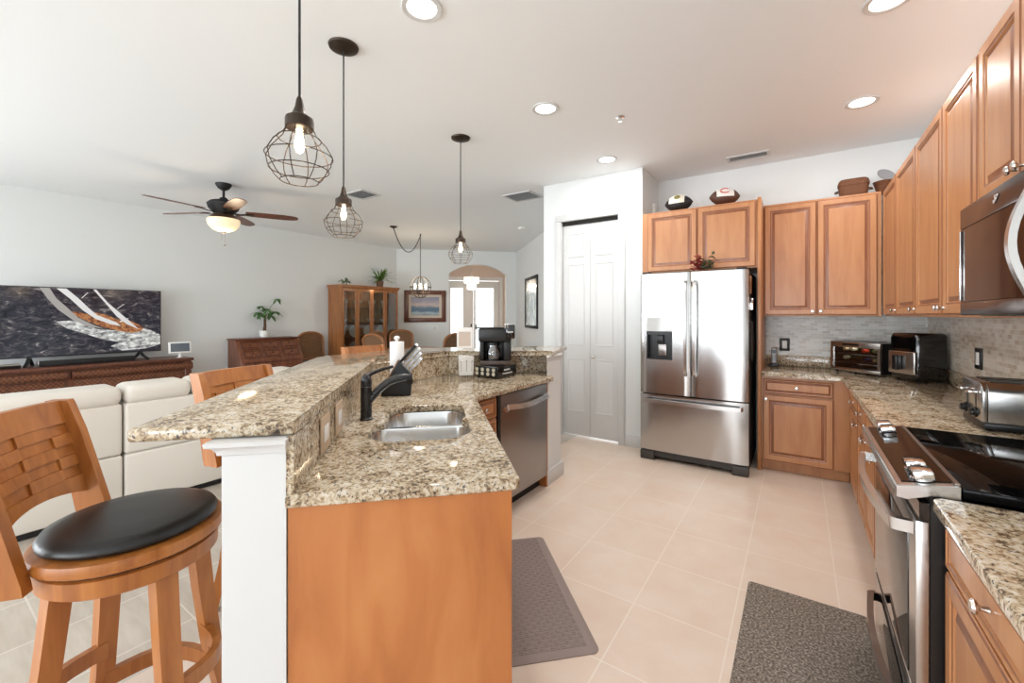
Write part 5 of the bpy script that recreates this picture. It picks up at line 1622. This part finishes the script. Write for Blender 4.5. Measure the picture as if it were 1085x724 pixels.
def tv():
    t = thing('television', 'wide flat television showing a sailing yacht on rough dark water', 'television', (-7.39, 1.421, 0.776), PI / 2)
    w, z0, z1 = 1.45, 0.10, 0.935
    obj('case', MB().box(-w / 2, w / 2, 0.0, 0.045, z0, z1, 0.004), M['matt'], t)
    f = MB()
    for s in (-1, 1):
        f.tube([(s * 0.50, 0.02, 0.099), (s * 0.52, -0.05, 0.05), (s * 0.55, -0.12, 0.006)], 1.0, sq=(0.016, 0.008)); f.tube([(s * 0.50, 0.02, 0.099), (s * 0.48, 0.07, 0.05), (s * 0.46, 0.13, 0.006)], 1.0, sq=(0.016, 0.008))
    obj('stand', f, M['matt'], t)
    sea = mottled('screen_sea', [(0.32, srgb(22, 24, 33)), (0.50, srgb(46, 48, 58)), (0.60, srgb(78, 76, 80)), (0.74, srgb(186, 184, 180))], 10, 0.12, 12, 0, (1, 1, 1.9), 0.32, 0.8)
    sc = obj('screen', MB().box(-w / 2 + 0.01, w / 2 - 0.01, -0.002, -0.0001, z0 + 0.014, z1 - 0.01), sea, t)
    def lay(pts, mat, y, nm):
        m = MB(); m.extr([(x, z) for x, z in pts], 'y', y, y - 0.0006)
        return obj(nm, m, mat, sc)
    foam = mottled('screen_foam', [(0.38, srgb(88, 90, 94)), (0.5, srgb(168, 170, 170)), (0.62, srgb(226, 228, 228))], 13, 0.4, 8, 0, (1, 1, 2), 0.32, 0.5)
    S_ = lambda u, v: (-w / 2 + 0.01 + u * (w - 0.02), z1 - 0.01 - v * (z1 - z0 - 0.024))
    lay([S_(*p) for p in ((0.30, 0.50), (0.40, 0.48), (0.55, 0.62), (0.72, 0.66), (0.86, 0.62), (0.93, 0.66), (0.999, 0.74), (0.999, 0.90), (0.90, 0.96), (0.72, 0.98), (0.64, 0.90), (0.70, 0.84), (0.58, 0.78), (0.46, 0.68), (0.36, 0.60))], foam, -0.0022, 'sea_foam')
    hull = mottled('screen_hull', [(0.35, srgb(70, 38, 24)), (0.5, srgb(150, 92, 56)), (0.62, srgb(186, 140, 90)), (0.7, srgb(90, 84, 48))], 26, 0.4, 5, 0, (1, 1, 1), 0.32)
    lay([S_(*p) for p in ((0.39, 0.35), (0.44, 0.355), (0.50, 0.40), (0.54, 0.36), (0.62, 0.40), (0.68, 0.47), (0.75, 0.47), (0.83, 0.55), (0.875, 0.62), (0.85, 0.67), (0.79, 0.695), (0.70, 0.66), (0.60, 0.60), (0.50, 0.51), (0.42, 0.42))], hull, -0.0030, 'yacht_hull')
    sail = plain('screen_sail', srgb(206, 206, 208), 0.4, emit=srgb(206, 206, 208), es=0.3)
    sail2 = plain('screen_sail_grey', srgb(150, 148, 146), 0.4, emit=srgb(150, 148, 146), es=0.3)
    lay([S_(*p) for p in ((0.205, 0.003), (0.262, 0.003), (0.30, 0.15), (0.37, 0.30), (0.43, 0.44), (0.53, 0.56), (0.60, 0.62), (0.50, 0.58), (0.40, 0.48), (0.31, 0.32), (0.25, 0.16))], sail2, -0.0038, 'yacht_sail')
    lay([S_(*p) for p in ((0.30, 0.003), (0.36, 0.003), (0.43, 0.14), (0.50, 0.30), (0.55, 0.40), (0.68, 0.52), (0.71, 0.58), (0.64, 0.55), (0.54, 0.46), (0.46, 0.33), (0.38, 0.15))], sail, -0.0038, 'yacht_sail')
    lay([S_(*p) for p in ((0.525, 0.003), (0.545, 0.003), (0.62, 0.20), (0.70, 0.36), (0.78, 0.52), (0.84, 0.64), (0.75, 0.55), (0.68, 0.42), (0.60, 0.20))], sail, -0.0038, 'yacht_sail')
    for pts in (((0.70, 0.50), (0.76, 0.45), (0.765, 0.46), (0.705, 0.52)), ((0.45, 0.14), (0.49, 0.05), (0.493, 0.055), (0.455, 0.145)), ((0.68, 0.30), (0.73, 0.22), (0.733, 0.225), (0.685, 0.305))): lay([S_(*p) for p in pts], sail, -0.0046, 'yacht_spar')
tv()
t = thing('soundbar', 'long black soundbar under the television', 'soundbar', (-7.30, 1.40, 0.776), PI / 2)
obj('body', MB().box(-0.42, 0.44, -0.04, 0.05, 0.004, 0.062, 0.008), M['matt'], t)
obj('end_cap', MB().box(-0.43, -0.4205, -0.041, 0.051, 0.003, 0.063, 0.003), M['nickel'], t)
t = thing('set_top_box', 'small black box with a silver edge at the end of the console', 'box', (-7.30, 0.74, 0.776), PI / 2)
obj('body', MB().box(-0.12, 0.10, -0.05, 0.08, 0.002, 0.045, 0.004), M['black'], t)
obj('front_edge', MB().box(-0.12, 0.10, -0.053, -0.0505, 0.036, 0.044), M['nickel'], t)
def display():
    t = thing('smart_display', 'white smart display on a small foot beside the television', 'display', (-7.28, 2.33, 0.776), math.radians(84))
    obj('foot', MB().lathe([(0.035, 0), (0.035, 0.006), (0.018, 0.012), (0.016, 0.075), (0, 0.075)], 20), M['white'], t)
    b = MB(); b.M = Matrix.Translation((0, -0.01, 0.055)) @ Matrix.Rotation(-0.15, 4, 'X')
    b.box(-0.13, 0.13, -0.012, 0.012, 0.0, 0.165, 0.01, 3)
    o = obj('frame', b, M['white'], t)
    b = MB(); b.M = Matrix.Translation((0, -0.01, 0.055)) @ Matrix.Rotation(-0.15, 4, 'X')
    b.box(-0.108, 0.108, -0.0145, -0.0122, 0.025, 0.143)
    obj('screen', b, plain('slate_screen', srgb(70, 84, 96), 0.15, emit=srgb(70, 84, 96), es=0.1), o)
display()

def bureau():
    t = thing('bureau', 'dark wood slant-front bureau with small drawers against the far wall', 'bureau', (LX + 0.02, 3.58, 0), PI / 2)
    hw = 0.50
    b = MB(); b.extr([(-0.46, 0.08), (0.0, 0.08), (0.0, 0.97), (-0.26, 0.97), (-0.46, 0.66)], 'x', -hw, hw, 0.003, 1)
    obj('body', b, M['bur'], t)
    obj('top', MB().box(-hw - 0.02, hw + 0.02, -0.285, 0.0, 0.9705, 0.995, 0.005), M['dark'], t)
    f = MB()
    for x in (-hw + 0.05, hw - 0.05):
        for y in (-0.41, -0.05): f.box(x - 0.04, x + 0.04, y - 0.04, y + 0.04, 0.001, 0.08)
    obj('foot', f, M['dark'], t)
    ang = math.atan2(0.20, 0.31)
    for r in range(2):
        for c in range(3):
            m = MB(); m.M = Matrix.Translation((0, -0.46, 0.66)) @ Matrix.Rotation(-ang, 4, 'X')
            x0 = -0.455 + c * 0.31; z0 = 0.025 + r * 0.165
            dm = door_mesh(0.29, 0.15, 0.012, 0.03, x0, z0, -0.0005)
            for v in dm.bm.verts: v.co = m.M @ v.co
            o = obj('drawer', dm, [M['bur'], M['dark']], t, 25)
            k = MB(); k.M = m.M @ Matrix.Translation((x0 + 0.145, -0.0125, z0 + 0.075)) @ Matrix.Rotation(PI / 2, 4, 'X')
            k.lathe([(0.006, 0), (0.006, 0.01), (0.011, 0.014), (0.009, 0.02), (0, 0.021)], 12)
            obj('knob', k, M['oil'], o)
    for r in range(3):
        z0 = 0.10 + r * 0.182
        o = obj('drawer', door_mesh(0.94, 0.17, 0.012, 0.03, -0.47, z0, -0.4605), [M['bur'], M['dark']], t, 25)
        for x in (-0.25, 0.25):
            k = MB(); k.M = Matrix.Translation((x, -0.473, z0 + 0.085)) @ Matrix.Rotation(PI / 2, 4, 'X')
            k.lathe([(0.006, 0), (0.006, 0.01), (0.013, 0.014), (0.011, 0.02), (0, 0.021)], 12)
            obj('knob', k, M['oil'], o)
bureau()

def leaf(mb, p, d, ln, wd, droop=0.3):
    p = Vector(p); d = Vector(d).normalized()
    s = d.cross(Vector((0, 0, 1)))
    if s.length < 1e-3: s = Vector((1, 0, 0))
    s.normalize()
    L_, R_, Cn = [], [], []
    for k in range(5):
        q = k / 4
        c = p + d * ln * q + Vector((0, 0, -droop * ln * q * q))
        w_ = wd * math.sin(PI * min(0.08 + q * 0.92, 1)) ** 0.8
        Cn.append(mb._v(c)); L_.append(mb._v(c + s * w_ + Vector((0, 0, 0.15 * w_)))); R_.append(mb._v(c - s * w_ + Vector((0, 0, 0.15 * w_))))
    for k in range(4):
        mb.face([Cn[k], Cn[k + 1], L_[k + 1], L_[k]]); mb.face([R_[k], R_[k + 1], Cn[k + 1], Cn[k]])

def moneytree():
    t = thing('potted_plant', 'small leafy tree in a white pot on the bureau', 'plant', (LX + 0.16, 3.575, 0.9955))
    obj('pot', MB().lathe([(0.055, 0), (0.070, 0.01), (0.074, 0.115), (0.070, 0.118), (0.066, 0.10), (0.0, 0.10)], 24), M['pot'], t)
    tr = MB(); tr.tube([(0, 0, 0.09), (0.005, 0.01, 0.20), (0.0, 0.01, 0.30), (0.005, 0.012, 0.36)], [0.028, 0.022, 0.018, 0.014], 10)
    obj('trunk', tr, M['bark'], t, 60)
    lf, stm = MB(), MB()
    rn = random.Random(11)
    tips = []
    for k in range(9):
        a = 2 * PI * k / 9 + rn.uniform(-0.2, 0.2)
        e = rn.uniform(0.05, 0.9)
        ln = rn.uniform(0.12, 0.24)
        tip = Vector((0.0, 0.012, 0.35)) + Vector((math.cos(a) * math.cos(e) * 0.55, math.sin(a) * math.cos(e), math.sin(e))) * ln
        tips.append(tip)
    tips.append(Vector((0.03, 0.20, 0.66)))
    for tip in tips:
        stm.tube([(0.004, 0.012, 0.35), (Vector((0.004, 0.012, 0.35)) + tip) / 2 + Vector((0, 0, 0.03)), tip], 0.004, 5)
        for j in range(6):
            a = 2 * PI * j / 6 + rn.uniform(-0.2, 0.2)
            leaf(lf, tip, (math.cos(a), math.sin(a), rn.uniform(-0.5, 0.1)), rn.uniform(0.09, 0.15), 0.022, 0.4)
    obj('stems', stm, M['fern'], t)
    obj('leaves', lf, M['leaf'], t, 80)
moneytree()

def china():
    t = thing('china_cabinet', 'tall oak china cabinet with glass doors full of dishes', 'china cabinet', (LX + 0.02, 5.52, 0), PI / 2)
    hw, d, h = 0.68, 0.43, 1.95
    b = MB()
    b.box(-hw, -hw + 0.03, -d, 0, 0.05, h - 0.03); b.box(hw - 0.03, hw, -d, 0, 0.05, h - 0.03)
    b.box(-hw + 0.03, hw - 0.03, -0.015, 0, 0.05, h - 0.03)
    b.box(-hw + 0.03, hw - 0.03, -d, -0.015, 0.05, 0.60)
    obj('case', b, M['oak'], t)
    c = MB(); rings = []
    for o_, z in ((0.0, h - 0.05), (0.012, h - 0.04), (0.016, h - 0.01), (0.03, h - 0.006), (0.03, h + 0.012)):
        rings.append([(-hw - o_, -d - o_ - 0.022, z), (hw + o_, -d - o_ - 0.022, z), (hw + o_, 0, z), (-hw - o_, 0, z)])
    c.loft(rings)
    obj('cornice', c, M['oak'], t)
    obj('plinth', MB().box(-hw - 0.01, hw + 0.01, -d - 0.01, 0, 0.001, 0.05), M['oak'], t)
    for z in (0.93, 1.22, 1.52):
        obj('shelf', MB().box(-hw + 0.031, hw - 0.031, -d + 0.02, -0.016, z - 0.008, z), M['glass'], t)
    for k in range(4):
        x0 = -hw + 0.005 + k * (2 * hw - 0.01) / 4; x1 = x0 + (2 * hw - 0.01) / 4 - 0.004
        f = MB(); fw = 0.045
        f.box(x0, x0 + fw, -d - 0.021, -d - 0.001, 0.62, h - 0.055, 0.003); f.box(x1 - fw, x1, -d - 0.021, -d - 0.001, 0.62, h - 0.055, 0.003)
        f.box(x0 + fw, x1 - fw, -d - 0.021, -d - 0.001, 0.62, 0.68); f.box(x0 + fw, x1 - fw, -d - 0.021, -d - 0.001, h - 0.11, h - 0.055)
        o = obj('door', f, M['oak'], t)
        obj('pane', MB().box(x0 + fw + 0.0005, x1 - fw - 0.0005, -d - 0.012, -d - 0.008, 0.6805, h - 0.1105), M['dglass'], o)
        o2_ = obj('lower_door', door_mesh(x1 - x0, 0.52, x0=x0, z0=0.075, y0=-d - 0.001), [M['oak'], M['bur']], t, 25)
    d_ = bpy.data.lights.new('cabinet_fill', 'AREA'); d_.shape = 'RECTANGLE'; d_.size = 0.9; d_.size_y = 0.1; d_.energy = 1.6; d_.color = (1, 0.85, 0.65)  # fill light added inside the cabinet to brighten the dishes
    lo = bpy.data.objects.new('cabinet_fill', d_); lo.location = (LX + 0.2, 5.52, h - 0.06); C.objects.link(lo)
china()
CX0 = LX + 0.02
def at_ch(x, y): return (CX0 - y, 5.52 + x)       # china cabinet local -> world
plate = MB(); plate.M = Matrix.Rotation(math.radians(90), 4, 'Y')
plate.lathe([(0.0, 0.0), (0.07, 0.0), (0.118, 0.012), (0.12, 0.016), (0.07, 0.006), (0, 0.005)], 28)
proto = None
PL = []
shelfname = {0.601: 'bottom', 0.931: 'second'}
for z in (0.601, 0.931):
    for k, x in enumerate((-0.50, -0.19, 0.15, 0.48)):
        wx, wy = at_ch(x, -0.12)
        if proto is None:
            proto = obj('plate', plate, M['china']); o = proto
        else:
            o = proto.copy(); C.objects.link(o)
        o.location = (wx, wy, z + 0.1205)
        o.rotation_euler = (0, 0, 0)
        tag(o, 'pale dinner plate on end, %s cabinet shelf, behind glass door %s' % (shelfname[z], ('nearest the bureau', 'second from the bureau', 'third from the bureau', 'nearest the seascape')[k]), 'plate', 'plates in the china cabinet')
bowl = MB().lathe([(0.03, 0), (0.035, 0.008), (0.075, 0.05), (0.082, 0.07), (0.078, 0.07), (0.07, 0.05), (0.0, 0.012)], 24)
pb = None
for k, x in enumerate((-0.52, -0.22, 0.13, 0.45)):
    wx, wy = at_ch(x, -0.24)
    if pb is None: pb = obj('bowl', bowl, M['china']); o = pb
    else: o = pb.copy(); C.objects.link(o)
    o.location = (wx, wy, 1.2205)
    tag(o, 'pale serving bowl on the third cabinet shelf, behind door %s' % ('nearest the bureau', 'second from the bureau', 'third from the bureau', 'nearest the seascape')[k], 'bowl', 'bowls in the china cabinet')
gob = MB().lathe([(0.032, 0), (0.03, 0.004), (0.005, 0.012), (0.004, 0.07), (0.02, 0.085), (0.035, 0.12), (0.034, 0.16), (0.031, 0.16), (0.03, 0.12), (0.0, 0.09)], 16)
pg = None
for k, x in enumerate((-0.55, -0.45, -0.26, -0.14, 0.10, 0.20, 0.42, 0.52)):
    wx, wy = at_ch(x, -0.25)
    if pg is None: pg = obj('goblet', gob, plain('goblet_glass', srgb(206, 190, 168), 0.1, coat=0.4)); o = pg
    else: o = pg.copy(); C.objects.link(o)
    o.location = (wx, wy, 1.5205)
    tag(o, 'stemmed goblet on the top shelf behind the glass of the china cabinet', 'goblet', 'goblets on the top cabinet shelf')

def fern():
    t = thing('potted_fern', 'dark pot of arching green fern fronds on the china cabinet', 'plant', (CX0 + 0.22, 5.90, 1.9635))
    obj('pot', MB().lathe([(0.055, 0), (0.065, 0.01), (0.08, 0.13), (0.074, 0.135), (0.0, 0.12)], 20), plain('pot_brown', srgb(112, 78, 54), 0.5), t)
    lf = MB(); rn = random.Random(5)
    for k in range(60):
        a = rn.uniform(0, 2 * PI); e = rn.uniform(0.35, 1.15); ln = rn.uniform(0.42, 0.56) * (0.38 if math.cos(a) < -0.3 else 1.0)
        leaf(lf, (0, 0, 0.12), (math.cos(a) * math.cos(e), math.sin(a) * math.cos(e), math.sin(e)), ln, 0.017, 0.5 * math.cos(e) + 0.1)
    obj('fronds', lf, M['fern'], t, 80)
fern()
def ivy():
    t = thing('potted_plant', 'small round-leaved green plant at the bureau end of the china cabinet top', 'plant', (CX0 + 0.25, 5.03, 1.9635))
    obj('pot', MB().lathe([(0.04, 0), (0.05, 0.07), (0.046, 0.072), (0.0, 0.06)], 18), M['glass'], t)
    lf = MB(); rn = random.Random(9)
    for k in range(20):
        a = rn.uniform(0, 2 * PI); e = rn.uniform(-0.1, 1.2)
        leaf(lf, (0.03 * math.cos(a), 0.03 * math.sin(a), 0.06 + rn.uniform(0, 0.05)), (math.cos(a) * math.cos(e), math.sin(a) * math.cos(e), math.sin(e)), rn.uniform(0.07, 0.11), 0.035, 0.4)
    obj('leaves', lf, M['leaf'], t, 80)
ivy()

def chair(label, loc, rotz):
    t = thing('dining_chair', label, 'chair', loc, rotz, 'cane-backed dining chairs')
    W_ = 0.24
    # front towards local -y; back at +y
    def yb(z): return 0.21 + max(z - 0.45, 0) * 0.16
    arch = [(-W_ + 0.02, 0.45), (-W_, 0.85)] + [(-W_ * math.cos(PI * k / 12), 0.93 + 0.12 * math.sin(PI * k / 12)) for k in range(13)] + [(W_, 0.85), (W_ - 0.02, 0.45)]
    m = MB(); m.tube([(x, yb(z), z) for x, z in arch], 0.021, 8)
    m.tube([(-W_ + 0.02, yb(0.56), 0.56), (W_ - 0.02, yb(0.56), 0.56)], 0.018, 8)
    obj('back_frame', m, M['oak'], t, 60)
    c = MB()
    pr = [(-W_ + 0.02, 0.57)] + [(-W_ + 0.008, 0.85)] + [(-(W_ - 0.008) * math.cos(PI * k / 12), 0.92 + 0.118 * math.sin(PI * k / 12)) for k in range(13)] + [(W_ - 0.008, 0.85), (W_ - 0.02, 0.57)]
    f = [c._v((x, yb(z) - 0.006, z)) for x, z in pr]; b = [c._v((x, yb(z) + 0.006, z)) for x, z in pr]
    c.face(f); c.face(b[::-1])
    obj('cane_back', c, M['cane'], t)
    obj('seat', MB().pillow(-0.25, 0.25, -0.24, 0.22, 0.43, 0.49, 0.02, 3), plain('seat_fabric', srgb(170, 150, 124), 0.9, bump=0.3), t)
    obj('seat_rail', MB().box(-0.24, 0.24, -0.23, 0.21, 0.37, 0.429, 0.004), M['oak'], t)
    for x, y in ((-0.21, -0.20), (0.21, -0.20), (-0.21, 0.19), (0.21, 0.19)):
        l = MB(); l.tube([(x, y, 0.369), (x, y, 0.0)], [0.024, 0.016], 8)
        obj('leg', l, M['oak'], t)
    return t
ch = chair('cane-backed dining chair against the wall between bureau and china cabinet', (-7.33, 4.46, 0.0005), math.radians(88))
tx, ty = -5.95, 5.55
def face(x, y): return math.atan2(ty - y, tx - x) + PI / 2
for x, y, lab, r in ((-5.90, 4.83, 'cane-backed dining chair with its back to the paper towel roll', None), (-6.42, 5.38, 'cane-backed dining chair right in front of the china cabinet', None),
                  (-6.78, 6.02, 'cane-backed dining chair at the far end of the china cabinet, toward the seascape', None), (-5.22, 5.52, 'cane-backed dining chair below the arch, nearer the bar', None), (-5.63, 6.19, 'cane-backed dining chair below the arch, farther from the bar', None)):
    copy_tree(ch, (x, y, 0.0005), face(x, y) , lab)
def table():
    t = thing('dining_table', 'round wooden dining table ringed by cane-backed chairs', 'table', (tx, ty, 0.0005))
    obj('top', MB().lathe([(0.0, 0.715), (0.50, 0.715), (0.53, 0.725), (0.53, 0.735), (0.50, 0.745), (0, 0.745)], 48), M['oak'], t)
    obj('pedestal', MB().lathe([(0.0, 0.06), (0.09, 0.06), (0.06, 0.15), (0.08, 0.30), (0.05, 0.45), (0.09, 0.65), (0.16, 0.7145), (0, 0.7145)], 24), M['oak'], t)
    for k in range(4):
        a = PI / 4 + k * PI / 2
        l = MB(); l.tube([(0.05 * math.cos(a), 0.05 * math.sin(a), 0.12), (0.2 * math.cos(a), 0.2 * math.sin(a), 0.09), (0.34 * math.cos(a), 0.34 * math.sin(a), 0.02)], [0.04, 0.032, 0.02], 8)
        obj('foot', l, M['oak'], t)
table()

# ------------------------------------------------------------------ pictures and small wall things
def picture(lab, loc, rotz, w, h, fw, fmat, art, mat=None, cat='picture', fr=0.03):
    t = thing('framed_picture', lab, cat, loc, rotz)
    f = MB()
    f.box(-w / 2, -w / 2 + fw, -fr, 0, -h / 2, h / 2, 0.004); f.box(w / 2 - fw, w / 2, -fr, 0, -h / 2, h / 2, 0.004)
    f.box(-w / 2 + fw, w / 2 - fw, -fr, 0, -h / 2, -h / 2 + fw, 0.004); f.box(-w / 2 + fw, w / 2 - fw, -fr, 0, h / 2 - fw, h / 2, 0.004)
    obj('frame', f, fmat, t)
    i = 0
    if mat:
        i = 0.055
        q = MB(); a, b = w / 2 - fw - 0.0005, h / 2 - fw - 0.0005
        q.box(-a, -a + i, -fr + 0.008, -0.004, -b, b); q.box(a - i, a, -fr + 0.008, -0.004, -b, b); q.box(-a + i, a - i, -fr + 0.008, -0.004, -b, -b + i); q.box(-a + i, a - i, -fr + 0.008, -0.004, b - i, b)
        obj('liner', q, mat, t)
    a, b = w / 2 - fw - i - 0.0008, h / 2 - fw - i - 0.0008
    obj('canvas', MB().box(-a, a, -fr + 0.012, -0.005, -b, b), art, t)
    return t
def seascape():
    m, N, L, B = nt('seascape_art')
    t = N.new('ShaderNodeTexCoord'); sp = N.new('ShaderNodeSeparateXYZ'); L.new(t.outputs['Object'], sp.inputs[0])
    mp = N.new('ShaderNodeMapping'); mp.inputs['Scale'].default_value = (3, 3, 7); L.new(t.outputs['Object'], mp.inputs[0])
    n = N.new('ShaderNodeTexNoise'); n.inputs['Scale'].default_value = 2.0; n.inputs['Detail'].default_value = 7; n.inputs['Distortion'].default_value = 0.5
    L.new(mp.outputs[0], n.inputs['Vector'])
    ma = N.new('ShaderNodeMapRange'); ma.inputs[1].default_value = -0.26; ma.inputs[2].default_value = 0.26
    L.new(sp.outputs[2], ma.inputs[0])
    ad = N.new('ShaderNodeMath'); ad.operation = 'MULTIPLY_ADD'; L.new(n.outputs['Fac'], ad.inputs[0]); ad.inputs[1].default_value = 0.25
    sb = N.new('ShaderNodeMath'); sb.operation = 'SUBTRACT'; L.new(ma.outputs[0], sb.inputs[0]); sb.inputs[1].default_value = 0.125
    L.new(sb.outputs[0], ad.inputs[2])
    r = ramp(N, [(0.0, srgb(60, 84, 104)), (0.18, srgb(170, 186, 192)), (0.28, srgb(70, 104, 130)), (0.44, srgb(84, 112, 134)), (0.55, srgb(196, 178, 172)), (0.72, srgb(150, 144, 160)), (0.95, srgb(122, 128, 148))])
    L.new(ad.outputs[0], r.inputs[0]); L.new(r.outputs[0], B.inputs['Base Color'])
    B.inputs['Roughness'].default_value = 0.35
    return m
picture('dark framed seascape painting on the dining wall', (*I(AW - 0.001, -0.125), 1.58), PI / 4, 0.95, 0.74, 0.10, M['dark'], seascape(), plain('linen_liner', srgb(206, 192, 176), 0.8))
picture('tall narrow dark framed print on the hall wall', (*I(8.46, 2.040), 1.635), -PI / 4, 1.07, 1.06, 0.06, M['matt'], mottled('print_green', [(0.35, srgb(196, 192, 178)), (0.5, srgb(128, 134, 112)), (0.62, srgb(84, 88, 76)), (0.72, srgb(206, 202, 190))], 4.0, 0.15, 4, 0, (2.5, 1, 0.7)), None)
outlet('light_switch', 'white light switch plate under the seascape', (*I(AW - 0.001, 0.10), 1.07), PI / 4, 0.12, 0.12, M['white'], M['trim'], 'switch')
outlet('thermostat', 'white thermostat on the hall wall beside the tall print', (*I(9.50, 2.040), 1.46), -PI / 4, 0.11, 0.12, M['white'], M['trim'], 'thermostat', 0.02)
